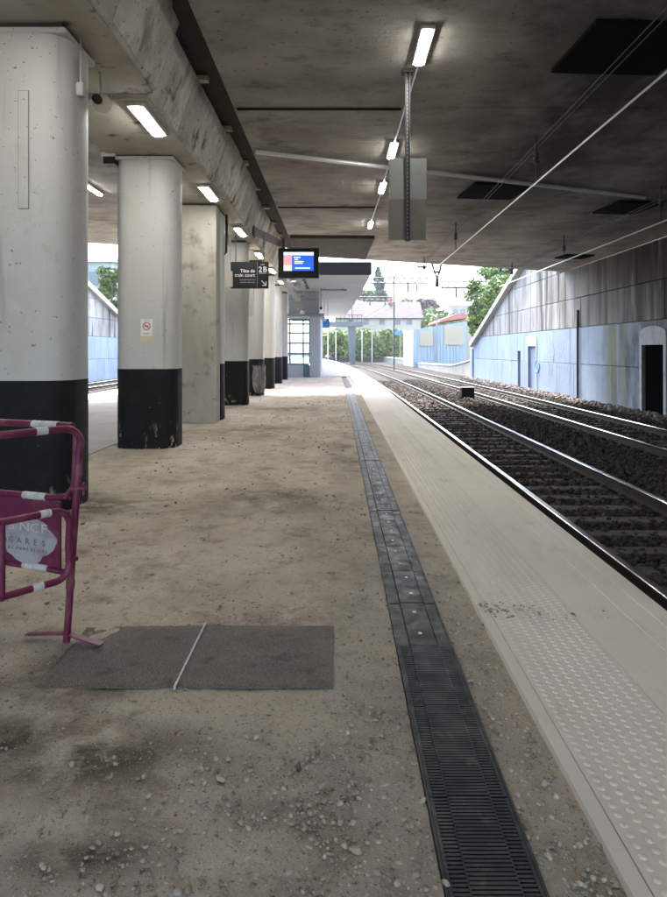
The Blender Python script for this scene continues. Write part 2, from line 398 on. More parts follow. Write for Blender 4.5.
class MB:
    """collects faces in world space; build() makes one mesh object"""
    def __init__(self):
        self.v, self.f, self.mi = [], [], []

    def face(self, pts, mi=0):
        b = len(self.v)
        self.v += [tuple(p) for p in pts]
        self.f.append(tuple(range(b, b + len(pts))))
        self.mi.append(mi)
        return self

    def solid(self, pts, faces, mi=0):
        b = len(self.v)
        self.v += [tuple(p) for p in pts]
        for fc in faces:
            self.f.append(tuple(b + i for i in fc)); self.mi.append(mi)
        return self

    def bb(self, x0, x1, y0, y1, z0, z1, mi=0):
        p = [(x0, y0, z0), (x1, y0, z0), (x1, y1, z0), (x0, y1, z0), (x0, y0, z1), (x1, y0, z1), (x1, y1, z1), (x0, y1, z1)]
        return self.solid(p, [(0, 3, 2, 1), (4, 5, 6, 7), (0, 1, 5, 4), (1, 2, 6, 5), (2, 3, 7, 6), (3, 0, 4, 7)], mi)

    def box(self, c, size, rot=(0, 0, 0), mi=0):
        e = Euler(rot).to_matrix()
        hx, hy, hz = size[0] / 2, size[1] / 2, size[2] / 2
        p = [Vector(c) + e @ Vector(q) for q in ((-hx, -hy, -hz), (hx, -hy, -hz), (hx, hy, -hz), (-hx, hy, -hz),
                                                (-hx, -hy, hz), (hx, -hy, hz), (hx, hy, hz), (-hx, hy, hz))]
        return self.solid(p, [(0, 3, 2, 1), (4, 5, 6, 7), (0, 1, 5, 4), (1, 2, 6, 5), (2, 3, 7, 6), (3, 0, 4, 7)], mi)

    def prism(self, poly, d0, d1, axis='z', mi=0):
        """poly: 2-D outline; extruded from d0 to d1 along axis"""
        def pt(a, b, d):
            return (a, b, d) if axis == 'z' else ((a, d, b) if axis == 'y' else (d, a, b))
        n = len(poly)
        lo = [pt(a, b, d0) for a, b in poly]; hi = [pt(a, b, d1) for a, b in poly]
        fs = [tuple(range(n))[::-1], tuple(range(n, 2 * n))]
        fs += [(i, (i + 1) % n, n + (i + 1) % n, n + i) for i in range(n)]
        return self.solid(lo + hi, fs, mi)

    def tube(self, path, r, seg=8, mi=0, caps=True):
        path = [Vector(p) for p in path]
        rs = r if isinstance(r, (list, tuple)) else [r] * len(path)
        b = len(self.v)
        a = None
        for i, p in enumerate(path):
            t = (path[min(i + 1, len(path) - 1)] - path[max(i - 1, 0)]).normalized()
            if a is None:
                a = t.cross(Vector((0, 0, 1)))
                if a.length < 1e-3:
                    a = t.cross(Vector((1, 0, 0)))
            else:
                a = a - t * a.dot(t)
            a.normalize(); c = t.cross(a).normalized()
            for k in range(seg):
                th = 2 * math.pi * (k + .5) / seg
                self.v.append(tuple(p + (a * math.cos(th) + c * math.sin(th)) * rs[i]))
        for i in range(len(path) - 1):
            for k in range(seg):
                k2 = (k + 1) % seg
                self.f.append((b + i * seg + k, b + i * seg + k2, b + (i + 1) * seg + k2, b + (i + 1) * seg + k)); self.mi.append(mi)
        if caps:
            self.f.append(tuple(b + k for k in range(seg))[::-1]); self.mi.append(mi)
            e = b + (len(path) - 1) * seg
            self.f.append(tuple(e + k for k in range(seg))); self.mi.append(mi)
        return self

    def sweep(self, prof, spine, mi=0, cap=True):
        """prof: (n, z) outline swept along the line's stations s (spine = list of s)"""
        b = len(self.v); k = len(prof)
        for s in spine:
            for (n, z) in prof:
                self.v.append(P(n, s, z))
        for i in range(len(spine) - 1):
            for j in range(k):
                j2 = (j + 1) % k
                self.f.append((b + i * k + j, b + (i + 1) * k + j, b + (i + 1) * k + j2, b + i * k + j2)); self.mi.append(mi)
        if cap:
            self.f.append(tuple(b + j for j in range(k))); self.mi.append(mi)
            e = b + (len(spine) - 1) * k
            self.f.append(tuple(e + j for j in range(k))[::-1]); self.mi.append(mi)
        return self

    def mesh(self, name, mats, origin=(0, 0, 0), bevel=0.0, smooth=False, seg=2):
        me = bpy.data.meshes.new(name)
        o = Vector(origin)
        me.from_pydata([tuple(Vector(p) - o) for p in self.v], [], self.f)
        for m in (mats if isinstance(mats, (list, tuple)) else [mats]):
            me.materials.append(m)
        me.polygons.foreach_set('material_index', self.mi)
        bm = bmesh.new(); bm.from_mesh(me)
        bmesh.ops.recalc_face_normals(bm, faces=bm.faces)
        if bevel:
            bmesh.ops.bevel(bm, geom=[e for e in bm.edges if e.is_manifold and e.calc_face_angle(0) > 0.5], offset=bevel, segments=seg, affect='EDGES', profile=0.6, clamp_overlap=True)
        bm.to_mesh(me); bm.free()
        if smooth:
            me.polygons.foreach_set('use_smooth', [True] * len(me.polygons))
            me.set_sharp_from_angle(angle=R(42))
        me.update()
        return me

    def build(self, name, mats, parent=None, bevel=0.0, smooth=False, label=None, cat=None, group=None, kind=None, seg=2):
        if parent is not None:
            org = world_loc(parent); loc = (0, 0, 0)
        else:
            a = np.array(self.v)
            org = Vector(((a[:, 0].min() + a[:, 0].max()) / 2, (a[:, 1].min() + a[:, 1].max()) / 2, a[:, 2].min())); loc = org
        me = self.mesh(name, mats, org, bevel, smooth, seg)
        o = link_mesh(name, me, parent, loc)
        return tag(o, label, cat, group, kind)

def np_mesh(name, verts, faces, mats, parent=None, tint=None, smooth=False, midx=None):
    """fast mesh from arrays; faces is (m, k)"""
    me = bpy.data.meshes.new(name)
    verts = np.asarray(verts, dtype=np.float32)
    if parent is not None:
        wl = world_loc(parent); verts = verts - np.array(wl, dtype=np.float32)
    faces = np.asarray(faces, dtype=np.int32)
    m, k = faces.shape
    me.vertices.add(len(verts)); me.vertices.foreach_set('co', verts.ravel())
    me.loops.add(m * k); me.loops.foreach_set('vertex_index', faces.ravel())
    me.polygons.add(m)
    me.polygons.foreach_set('loop_start', np.arange(0, m * k, k, dtype=np.int32))
    if midx is not None:
        me.polygons.foreach_set('material_index', np.asarray(midx, dtype=np.int32))
    if smooth:
        me.polygons.foreach_set('use_smooth', np.ones(m, dtype=bool))
    for mm in (mats if isinstance(mats, (list, tuple)) else [mats]):
        me.materials.append(mm)
    me.update(calc_edges=True)
    if tint is not None:
        a = me.color_attributes.new('tint', 'FLOAT_COLOR', 'POINT')
        a.data.foreach_set('color', np.asarray(tint, dtype=np.float32).ravel())
    return link_mesh(name, me, parent)

def vnoise(x, y, seed=0):
    """value noise, arrays in 0..1"""
    r = np.random.default_rng(seed).random((256, 256))
    xi = np.floor(x).astype(int); yi = np.floor(y).astype(int)
    fx = x - xi; fy = y - yi
    fx = fx * fx * (3 - 2 * fx); fy = fy * fy * (3 - 2 * fy)
    a = r[xi % 256, yi % 256]; b = r[(xi + 1) % 256, yi % 256]
    c = r[xi % 256, (yi + 1) % 256]; d = r[(xi + 1) % 256, (yi + 1) % 256]
    return (a * (1 - fx) + b * fx) * (1 - fy) + (c * (1 - fx) + d * fx) * fy

def fbm(x, y, seed=0, oct=4):
    t = 0; amp = 1; tot = 0
    for k in range(oct):
        t = t + vnoise(x * 2 ** k, y * 2 ** k, seed + k) * amp; tot += amp; amp *= 0.55
    return t / tot

def text(s, size, loc, mat_, parent, name='lettering', align='LEFT', facing=(R(90), 0, 0), extrude=0.001, bold=0.0, spacing=1.0, wide=1.0):
    c = bpy.data.curves.new('t', 'FONT'); c.body = s; c.size = size; c.align_x = align
    c.extrude = extrude; c.offset = bold; c.space_line = spacing; c.resolution_u = 3
    o = bpy.data.objects.new('t', c); COL.objects.link(o)
    dg = bpy.context.evaluated_depsgraph_get()
    me = bpy.data.meshes.new_from_object(o.evaluated_get(dg))
    bpy.data.objects.remove(o); bpy.data.curves.remove(c)
    me.name = name
    me.materials.clear(); me.materials.append(mat_)
    mt = Matrix.Translation(Vector(loc) - world_loc(parent)) @ Euler(facing).to_matrix().to_4x4() @ Matrix.Diagonal((wide, 1, 1, 1))
    me.transform(mt)
    return link_mesh(name, me, parent)

def clone(root, loc, label=None, group=None):
    r = root.copy(); COL.objects.link(r); r.location = loc
    if label: r['label'] = label
    if group: r['group'] = group
    for ch in list(root.children):
        c = ch.copy(); COL.objects.link(c); c.parent = r
        for g in list(ch.children):
            d = g.copy(); COL.objects.link(d); d.parent = c
    return r

# stones ------------------------------------------------------------
def ico():
    bm = bmesh.new(); bmesh.ops.create_icosphere(bm, subdivisions=1, radius=1)
    v = np.array([tuple(q.co) for q in bm.verts]); f = np.array([[q.index for q in fc.verts] for fc in bm.faces]); bm.free()
    return v, f
ICO_V, ICO_F = ico()

def stone_mesh(pts, sizes, tints, flat=0.65, rng=RNG):
    n = len(pts); nv = len(ICO_V)
    sh = 1 + rng.uniform(-0.28, 0.28, (n, nv, 1))
    v = ICO_V[None] * sh
    sc = np.stack([rng.uniform(0.75, 1.3, n), rng.uniform(0.75, 1.3, n), rng.uniform(flat * 0.7, flat * 1.25, n)], 1)
    v = v * sc[:, None, :]
    a = rng.uniform(0, 2 * np.pi, n); tl = rng.uniform(-0.6, 0.6, n)
    ca, sa = np.cos(a)[:, None], np.sin(a)[:, None]; ct, st = np.cos(tl)[:, None], np.sin(tl)[:, None]
    x, y, z = v[..., 0], v[..., 1], v[..., 2]
    y, z = y * ct - z * st, y * st + z * ct
    x, y = x * ca - y * sa, x * sa + y * ca
    v = np.stack([x, y, z], -1) * sizes[:, None, None] + pts[:, None, :]
    f = ICO_F[None] + (np.arange(n) * nv)[:, None, None]
    t = np.repeat(np.concatenate([tints, np.ones((n, 1))], 1)[:, None, :], nv, 1)
    return v.reshape(-1, 3), f.reshape(-1, 3), t.reshape(-1, 4)

def grey_tints(n, lo, hi, warm=0.06, rng=RNG):
    g = rng.uniform(lo, hi, n)
    wv = rng.uniform(-warm * 0.3, warm, n)
    return np.stack([g * (1 + wv), g, g * (1 - wv)], 1)

# =================================================================== SETTING
S_FULL = list(np.arange(-14, 22, 4.0)) + list(np.arange(22, 262, 4.0))

# far ground
mb = MB(); mb.face([(-700, -60, -1.15), (700, -60, -1.15), (700, 900, -1.15), (-700, 900, -1.15)])
mb.build('ground', m_soil, kind='structure')

# ballast bed both sides (a sheet with shallow waves)
def bed(name, n0, n1, s0, s1, z, step_n=0.5, step_s=0.5):
    ns = np.arange(n0, n1 + 1e-6, step_n); ss = np.arange(s0, s1 + 1e-6, step_s)
    A, B = np.meshgrid(ns, ss)
    cv = np.vectorize(curve)(B)
    Z = z + (fbm(A * 1.3, B * 1.3, 5) - 0.5) * 0.05
    vs = np.stack([A + cv, B, Z], -1).reshape(-1, 3)
    nn = len(ns); i = np.arange(len(ss) - 1)[:, None] * nn + np.arange(nn - 1)[None]
    fs = np.stack([i, i + 1, i + nn + 1, i + nn], -1).reshape(-1, 4)
    return tag(np_mesh(name, vs, fs, m_ballast_bed, smooth=True), kind='structure')
bed('ballast_bed', 1.70, 13.2, -14, 252, -0.62, 0.5, 1.0)
bed('ballast_bed', -16.4, -7.9, -14, 150, -0.62, 0.85, 1.0)

# platform: dirt sheets with real unevenness either side of the drain
def dirt_sheet(name, n0, n1, far):
    ns = np.linspace(n0, n1, max(4, int((n1 - n0) / 0.04)))
    ss = np.concatenate([np.arange(-14, 1.0, 0.5), np.arange(1.0, 9, 0.04), np.arange(9, far + 0.01, 0.3)])
    A, B = np.meshgrid(ns, ss)
    cv = np.vectorize(curve)(B)
    h = (fbm(A * 1.1, B * 1.1, 21) - 0.5) * 0.020 + (fbm(A * 7, B * 7, 31, 3) - 0.5) * 0.017 + (vnoise(A * 22, B * 22, 41) - 0.5) * 0.007
    Z = np.minimum(-0.013 + h, -0.0035)
    vs = np.stack([A + cv, B, Z], -1).reshape(-1, 3)
    nn = len(ns); i = np.arange(len(ss) - 1)[:, None] * nn + np.arange(nn - 1)[None]
    fs = np.stack([i, i + 1, i + nn + 1, i + nn], -1).reshape(-1, 4)
    return tag(np_mesh(name, vs, fs, m_dirt, smooth=True), kind='structure')
dirt_sheet('platform_ground', -3.4, 0.274, 36.5)
dirt_sheet('platform_ground', 0.546, 0.765, 36.5)

def strip(name, prof, spine, m, parent=None, **kw):
    return MB().sweep(prof, spine, cap=True).build(name, m, parent, **kw)

strip('platform_paving', [(-6.95, -0.10), (-6.95, -0.006), (-3.38, -0.006), (-3.38, -0.10)], list(np.arange(-14, 22, 6.0)) + list(np.arange(22, 66, 4)), m_paving, kind='structure')
strip('platform_paving', [(-3.379, -0.09), (-3.379, -0.002), (0.748, -0.002), (0.748, -0.09)], [36.5] + list(np.arange(40, 150, 4)), m_pale_paving, kind='structure')
strip('platform_body', [(-7.9, -1.1), (-7.9, -0.11), (1.62, -0.11), (1.62, -1.1)], S_FULL[:42], m_resin_dark, kind='structure')

# pale platform edge: border, tactile field, plain field with two grooves
edge = tag(bpy.data.objects.new('platform_edge', None), kind='structure'); COL.objects.link(edge)
SE = list(np.arange(-14, 22, 3.0)) + list(np.arange(22, 150, 3.0))
strip('border_band', [(0.75, -0.105), (0.75, 0.016), (0.799, 0.016), (0.799, -0.105)], SE, m_resin, edge)
strip('tactile_field', [(0.803, -0.105), (0.803, 0.018), (1.238, 0.018), (1.238, -0.105)], SE, m_resin, edge)
strip('plain_band', [(1.242, -0.105), (1.242, 0.018), (1.497, 0.018), (1.501, 0.013), (1.507, 0.013), (1.511, 0.018), (1.633, 0.018), (1.637, 0.013),
                     (1.643, 0.013), (1.647, 0.018), (1.745, 0.018), (1.765, 0.004), (1.765, -0.105)], SE, m_resin, edge)
strip('edge_face', [(1.60, -1.1), (1.60, -0.108), (1.735, -0.108), (1.735, -1.1)], SE, m_resin_dark, edge)

# tactile domes: the largest 300 single, the rest joined
def dome_mesh():
    bm = bmesh.new()
    rings = []
    for (r, z) in ((0.0135, 0.0), (0.0115, 0.0027), (0.007, 0.0042)):
        rings.append([bm.verts.new((r * math.cos(2 * math.pi * k / 8), r * math.sin(2 * math.pi * k / 8), z)) for k in range(8)])
    for a, b in zip(rings, rings[1:]):
        for k in range(8):
            bm.faces.new((a[k], a[(k + 1) % 8], b[(k + 1) % 8], b[k]))
    bm.faces.new(rings[-1])
    me = bpy.data.meshes.new('tactile_dome'); bm.to_mesh(me); bm.free()
    me.materials.append(m_resin)
    me.polygons.foreach_set('use_smooth', [True] * len(me.polygons))
    return me
DOME = dome_mesh()
spots, extra = [], []
for i in range(-40, 330):
    s = 1.56 + i * 0.0405
    for j in range(9):
        n = 0.833 + j * 0.0470
        ss = s + (0.02 if j % 2 else 0.0)
        (spots if (ss > 1.5 and n < 0.52 * ss + 0.03) else extra).append((n, ss))
spots = spots + extra
for n, s in spots[:300]:
    link_mesh('tactile_dome', DOME, edge, (n, s, 0.0178))
dv = np.array([tuple(v.co) for v in DOME.vertices])
quads = np.array([tuple(p.vertices) for p in DOME.polygons if len(p.vertices) == 4])
rest = np.array([(n + curve(s), s, 0.0178) for n, s in spots[300:]])
cap_f = []
nvd = len(dv)
V_ = (dv[None] + rest[:, None]).reshape(-1, 3)
F_ = (quads[None] + (np.arange(len(rest)) * nvd)[:, None, None]).reshape(-1, 4)
top = np.array([[16, 17, 18, 19], [16, 19, 20, 23], [20, 21, 22, 23]])
F2 = (top[None] + (np.arange(len(rest)) * nvd)[:, None, None]).reshape(-1, 4)
tag(np_mesh('tactile_domes', V_, np.concatenate([F_, F2]), m_resin, edge, smooth=True), kind='stuff')
# same pale edge along the far side of the platform
strip('platform_edge', [(-8.0, -0.6), (-8.0, 0.016), (-6.95, 0.016), (-6.95, -0.105), (-7.9, -0.105), (-7.9, -0.6)], list(np.arange(-14, 22, 6.0)) + list(np.arange(22, 90, 4)), m_resin, kind='structure')

# ------------------------------------------------------------------ bridge
BR = thing('road_bridge', (0, 10, 4.29), 'wide low concrete road bridge whose dark underside covers the platform and tracks', 'bridge')
ZC = 4.90
def far_edge(x): return 24.9 + 0.43 * x
BACK = -10.5
joints = [BACK, -7.5, -3.5, 3.0, 9.5, 16.0, 22.5]
for i, y0 in enumerate(joints):
    for (x0, x1) in ((-1.50, 10.0), (-16.3, -4.0)):
        a, b = y0 + 0.008, (joints[i + 1] - 0.008 if i < 6 else None)
        xs = np.linspace(x0, x1, 2)
        f0, f1 = far_edge(x0), far_edge(x1)
        if b is None:
            poly = [(x0, min(a, f0)), (x1, min(a, f1)), (x1, f1), (x0, f0)]
            if f0 < a:   # skewed end already cut away on this side
                xa = (a - 24.9) / 0.43
                poly = [(xa, a), (x1, a), (x1, f1)] if f1 > a else None
        else:
            if f0 < b and f0 > a:
                xb = (b - 24.9) / 0.43
                poly = [(x0, a), (x1, a), (x1, b), (min(xb, x1), b), (x0, f0)] if xb < x1 else [(x0, a), (x1, a), (x1, f1), (x0, f0)]
            elif f0 <= a:
                xa = (a - 24.9) / 0.43; xb = (b - 24.9) / 0.43
                if xa >= x1: poly = None
                elif xb >= x1: poly = [(xa, a), (x1, a), (x1, f1)]
                else: poly = [(xa, a), (x1, a), (x1, b), (xb, b)]
            else:
                poly = [(x0, a), (x1, a), (x1, b), (x0, b)]
        if poly:
            MB().prism(poly, ZC, ZC + 0.7).build('deck_panel', m_ceiling, BR, bevel=0.006, seg=1)
# lid added over the beam gap, coloured dark to stand for its shade, roadway above
MB().prism([(-3.99, BACK), (-1.51, BACK), (-1.51, 24.1), (-3.99, 23.1)], 5.14, 5.4).build('gap_shade_lid', m_dark_shade, BR)
MB().prism([(-16.3, BACK - 0.3), (10.0, BACK - 0.3), (10.0, far_edge(10.0)), (-16.3, far_edge(-16.3))], 5.96, 6.3).build('road_surface', m_paving, BR)
MB().prism([(-16.3, far_edge(-16.3)), (10, far_edge(10)), (10, far_edge(10) + 0.35), (-16.3, far_edge(-16.3) + 0.35)], 5.62, 7.3).build('parapet', m_ceiling, BR)
# stepped beam blocks over the columns
bj = [-13.0, -10.4, -7.6, -4.0, -0.2, 3.6, 7.40, 11.2, 15.0, 18.8, 22.6, 26.4, 30.2, 34.0]
for i in range(len(bj) - 1):
    dx = random.uniform(-0.05, 0.05); dz = random.uniform(-0.02, 0.02)
    if i == 5: dx, dz = 0.10, -0.02
    if i == 6: dx, dz = 0.0, -0.05
    cx = curve(bj[i])
    far = bj[i] > 22
    xt, zt_ = (-1.86 + dx + cx, 5.10 + dz) if not far else (-2.13 + dx + cx, 5.05)
    xb, zb_ = -2.13 + dx + cx, 4.29 + dz + 0.03
    MB().prism([(-3.37 + cx, zb_), (xb, zb_), (xt, zt_), (-3.64 + cx if not far else -3.37 + cx, zt_)], bj[i] + 0.022, bj[i + 1] - 0.022, 'y').build('beam_block', m_beam, BR, bevel=0.018, seg=1)
    MB().bb(-3.33 + cx, xb - 0.03, bj[i] + 0.05, bj[i + 1] - 0.05, 4.29 + dz, 4.29 + dz + 0.029).build('soffit_slab', m_soffit, BR)
    if i > 2 and i < 11:                     # formwork boards standing proud on the visible side
        yy = bj[i] + 0.03
        nx_, nz_ = (zt_ - zb_), -(xt - xb)
        ln_ = math.hypot(nx_, nz_); nx_, nz_ = nx_ / ln_, nz_ / ln_
        while yy < bj[i + 1] - 0.2:
            wd = random.uniform(0.22, 0.55); e = min(yy + wd, bj[i + 1] - 0.03)
            t0_, t1_ = random.uniform(.03, .06), random.uniform(.93, .98)
            h_ = random.uniform(0.002, 0.012)
            q0_ = (xb + (xt - xb) * t0_, zb_ + (zt_ - zb_) * t0_); q1_ = (xb + (xt - xb) * t1_, zb_ + (zt_ - zb_) * t1_)
            MB().prism([(q0_[0] - .02 * nx_, q0_[1] - .02 * nz_), (q0_[0] + h_ * nx_, q0_[1] + h_ * nz_), (q1_[0] + h_ * nx_, q1_[1] + h_ * nz_), (q1_[0] - .02 * nx_, q1_[1] - .02 * nz_)], yy, e - 0.004, 'y').build('board_mark', m_beam, BR)
            yy = e
# bearing blocks along the top of the beam
for k in range(8):
    y = 6.9 + 2.0 * k
    MB().bb(-1.90, -1.76, y, y + 0.12, 5.055, 5.125).build('bearing_block', m_beige_plastic, BR, bevel=0.006, seg=1)
# dark slab under the deck end, standing in for a shadowed recess
MB().prism([(-1.45, 19.9), (1.10, 20.0), (1.02, 24.6), (-1.45, 23.6)], 4.80, 4.898).build('end_shade_slab', m_dark_shade, BR)
# black shields above the overhead line
for (x, y, sx, sy, a) in ((3.35, 7.6, 1.35, 1.25, 0.06), (3.38, 14.35, 1.25, 1.3, 0.1), (7.0, 16.0, 1.1, 1.3, 0.1), (8.7, 24.3, 1.1, 0.9, 0.1)):
    MB().box((x, y, ZC - 0.03), (sx, sy, 0.05), (0, 0, a)).build('insulating_plate', m_matt_black, BR, bevel=0.004, seg=1)

# ------------------------------------------------------------------ abutment and wing walls
def clip_poly(poly, f):
    """keep the part of poly (y, z) where f(p) >= 0; f linear"""
    out = []
    for i in range(len(poly)):
        a, b = poly[i], poly[(i + 1) % len(poly)]
        fa, fb = f(a), f(b)
        if fa >= 0: out.append(a)
        if fa * fb < 0:
            t = fa / (fa - fb); out.append((a[0] + (b[0] - a[0]) * t, a[1] + (b[1] - a[1]) * t))
    return out

WX = 10.0
WR = thing('abutment_wall', (WX, 25, -0.75), 'tall concrete wall beyond the tracks, painted pale blue below and streaked black above', 'wall')
def top_line(p):           # wing wall falls from the bridge down to track level
    return (5.75 - (p[0] - 35.9) * (5.75 - 1.66) / (48.9 - 35.9)) - p[1]
openings = [(20.25, 21.7, -0.8, 1.60), (33.3, 34.7, -0.8, 1.65), (36.2, 36.75, -0.8, 1.40)]
MB().prism([(-8, -1.1), (48.6, -1.1), (48.6, 1.60), (35.9, 5.60), (30.0, 5.9), (-8, 5.9)], WX + 0.75, WX + 1.0, 'x').build('backing', m_joint, WR)
courses = [(-0.75, 0.845, 1), (0.865, 2.375, 1), (2.395, 3.61, 0), (3.635, 4.885, 0), (4.905, 5.9, 0)]
def panel(y0, y1, z0, z1, blue, mname):
    poly = [(y0, z0), (y1, z0), (y1, z1), (y0, z1)]
    poly = clip_poly(poly, top_line)
    if len(poly) >= 3:
        MB().prism(poly, WX - random.uniform(0, 0.012), WX + 0.76, 'x').build(mname, m_wall_blue if blue else m_wall_top, WR, bevel=0.008, seg=1)
for ci, (z0, z1, blue) in enumerate(courses):
    y = -8.0 + (ci % 2) * 1.1
    cuts = []
    while y < 48.6:
        y2 = min(y + random.choice((2.2, 2.6, 3.0)), 48.6)
        if z0 > 4.88 and y2 < 30.2:
            y = y2; continue
        cuts.append((max(y, 30.2) if z0 > 4.88 else y, y2)); y = y2
    for (a, b) in cuts:
        a += 0.008; b -= 0.008
        segs = [(a, b, z0, z1)]
        for (o0, o1, oz0, oz1) in openings:
            nxt = []
            for (p, q, u, v) in segs:
                if q <= o0 or p >= o1 or u >= oz1:
                    nxt.append((p, q, u, v)); continue
                if p < o0: nxt.append((p, o0, u, v))
                if q > o1: nxt.append((o1, q, u, v))
                if v > oz1: nxt.append((max(p, o0), min(q, o1), oz1, v))
            segs = nxt
        for (p, q, u, v) in segs:
            if q - p > 0.02 and v - u > 0.02:
                panel(p, q, u, v, blue, 'wall_panel')
# niches: dark doorway with a pale arched surround, a blue doorway and a slot
def niche(o, surround, back_m, arch):
    y0, y1, z0, z1 = o
    if surround:
        fr = MB()
        n = 10
        h = arch
        outer = [(y0 - 0.16, z0)] + [(y0 - 0.16 + (y1 - y0 + 0.32) * (0.5 - 0.5 * math.cos(math.pi * k / n)), z1 + h * (0.45 + 0.55 * math.sin(math.pi * k / n) ** 0.6)) for k in range(n + 1)] + [(y1 + 0.16, z0)]
        poly = outer + [(y1, z0), (y1, z1), (y0, z1), (y0, z0)]
        m3 = MB()
        m3.bb(WX - 0.03, WX + 0.02, y0 - 0.16, y0, z0, z1).bb(WX - 0.03, WX + 0.02, y1, y1 + 0.16, z0, z1)
        m3.prism([(a, b) for a, b in outer[1:-1]] + [(y1 + 0.16, z1), (y0 - 0.16, z1)], WX - 0.03, WX + 0.02, 'x')
        m3.build('door_surround', surround, WR)
    MB().bb(WX + 0.10, WX + 0.16, y0 + .004, y1 - .004, z0, z1 - .004).build('niche_back', back_m, WR)
m_pale_surround = mat('pale_surround', (0.46, 0.50, 0.54), [dict(c=(0.30, 0.31, 0.32), s=4, lo=0.45, hi=0.7, k=0.7)], rough=0.8)
niche(openings[0], m_pale_surround, m_black_hole, 0.6)
niche(openings[1], m_pale_surround, m_wall_blue, 0.6)
niche(openings[2], None, m_black_hole, 0)
MB().tube([(WX - 0.06, 27.4, -0.7), (WX - 0.06, 27.4, 3.1)], 0.045, 8).build('drain_pipe', m_dark_steel, WR, smooth=True)
# sloped coping on the wing wall, pillar at its foot
sl = (1.66 - 5.75) / (48.9 - 35.9)
def ctop(y): return 5.75 + (y - 35.9) * sl
MB().prism([(30.4, ctop(30.4) - 0.02), (48.7, ctop(48.7) - 0.02), (48.7, ctop(48.7) + 0.30), (30.4, ctop(30.4) + 0.30)], WX - 0.30, WX + 1.3, 'x').build('sloped_coping', m_coping_stone, WR, bevel=0.03)
MB().bb(WX - 0.12, WX + 0.5, 48.72, 49.5, -0.9, 1.62).build('end_pillar', m_wall_blue, WR, bevel=0.03)
# scrawled graffiti strokes on the blue panels
def scrawl(y0, y1, z0, z1, n, m, seed, r=0.013):
    rg = random.Random(seed)
    for k in range(n):
        yy = rg.uniform(y0, y1); zz = rg.uniform(z0, z1)
        w_, h_ = rg.uniform(.08, .22), rg.uniform(.15, .38); ph = rg.uniform(0, 6)
        pts = [(WX - 0.016, yy + w_ * math.sin(t * 1.3 + ph) + .09 * t, min(max(zz + h_ * math.sin(t * 2.1 + ph * 2), -.5), 2.3)) for t in np.linspace(0, rg.uniform(2, 4), 16)]
        b = MB()
        for p, q in zip(pts, pts[1:]):
            dv_ = Vector(q) - Vector(p); nn = Vector((0, -dv_.z, dv_.y)).normalized() * r
            b.face([Vector(p) + nn, Vector(p) - nn, Vector(q) - nn, Vector(q) + nn])
        b.build('graffiti_stroke', m, WR)
scrawl(28.4, 32.2, 0.3, 1.9, 26, m_graffiti, 3)
scrawl(38.0, 41.5, 0.2, 1.3, 7, m_graffiti, 5)
pts = [(WX - 0.02, 33.05 + 0.35 * math.sin(t), 0.65 + 0.3 * math.cos(t)) for t in np.linspace(0.5, 5.6, 12)]
MB().tube(pts, 0.035, 5).build('graffiti_stroke', m_graffiti_b, WR)

# low stone retaining wall that takes over after the pillar, then the opposite low platform wall
LW = thing('retaining_wall', (10.2, 60, -0.9), 'low rough stone retaining wall curving away past the blue end pillar', 'wall')
pth = [(10.25, 49.5, 0.75), (10.2, 53, 0.45), (9.9, 57, 0.1), (9.8, 66, -0.02), (9.9, 78, -0.14), (9.8, 92, -0.28)]
for (a, b) in zip(pth, pth[1:]):
    for k in range(3):
        t0, t1 = k / 3, (k + 1) / 3
        q0 = [a[i] + (b[i] - a[i]) * t0 for i in range(3)]; q1 = [a[i] + (b[i] - a[i]) * (t1 - 0.004) for i in range(3)]
        p = [(q0[0], q0[1], -1.0), (q0[0] + 0.5, q0[1], -1.0), (q0[0] + 0.5, q0[1], q0[2]), (q0[0], q0[1], q0[2]),
             (q1[0], q1[1], -1.0), (q1[0] + 0.5, q1[1], -1.0), (q1[0] + 0.5, q1[1], q1[2]), (q1[0], q1[1], q1[2])]
        FS = [(0, 1, 2, 3), (4, 7, 6, 5), (0, 3, 7, 4), (1, 5, 6, 2), (3, 2, 6, 7), (0, 4, 5, 1)]
        MB().solid(p, FS).build('stone_course', m_bare, LW)
        p2 = [(x + (-0.08 if i % 4 in (0, 3) else 0.08), y, (zz + 0.14 if i % 4 in (2, 3) else (q0[2] if i < 4 else q1[2]) + 0.01)) for i, (x, y, zz) in enumerate(p)]
        MB().solid(p2, FS).build('coping_stone', m_coping_stone, LW)
PW_ = thing('trackside_wall', (9, 120, -0.9), 'long low grey wall bounding the far curve in front of the hedge', 'wall')
pth = [(11.2, 97, -0.05), (9.9, 110, 0.05), (6.9, 135, 0.2), (2.8, 160, 0.3), (-4.8, 203, 0.5), (-22, 262, 0.7)]
for a, b in zip(pth, pth[1:]):
    p = [(a[0], a[1], -1.0), (a[0] + 0.6, a[1], -1.0), (a[0] + 0.6, a[1], a[2]), (a[0], a[1], a[2]),
         (b[0], b[1], -1.0), (b[0] + 0.6, b[1], -1.0), (b[0] + 0.6, b[1], b[2]), (b[0], b[1], b[2])]
    MB().solid(p, FS).build('wall_length', m_bare, PW_)
    p2 = [(x + (-0.15 if i % 4 in (0, 3) else 0.1), y, (zz + 0.2 if i % 4 in (2, 3) else (a[2] if i < 4 else b[2]) + 0.01)) for i, (x, y, zz) in enumerate(p)]
    MB().solid(p2, FS).build('coping', m_coping_stone, PW_)

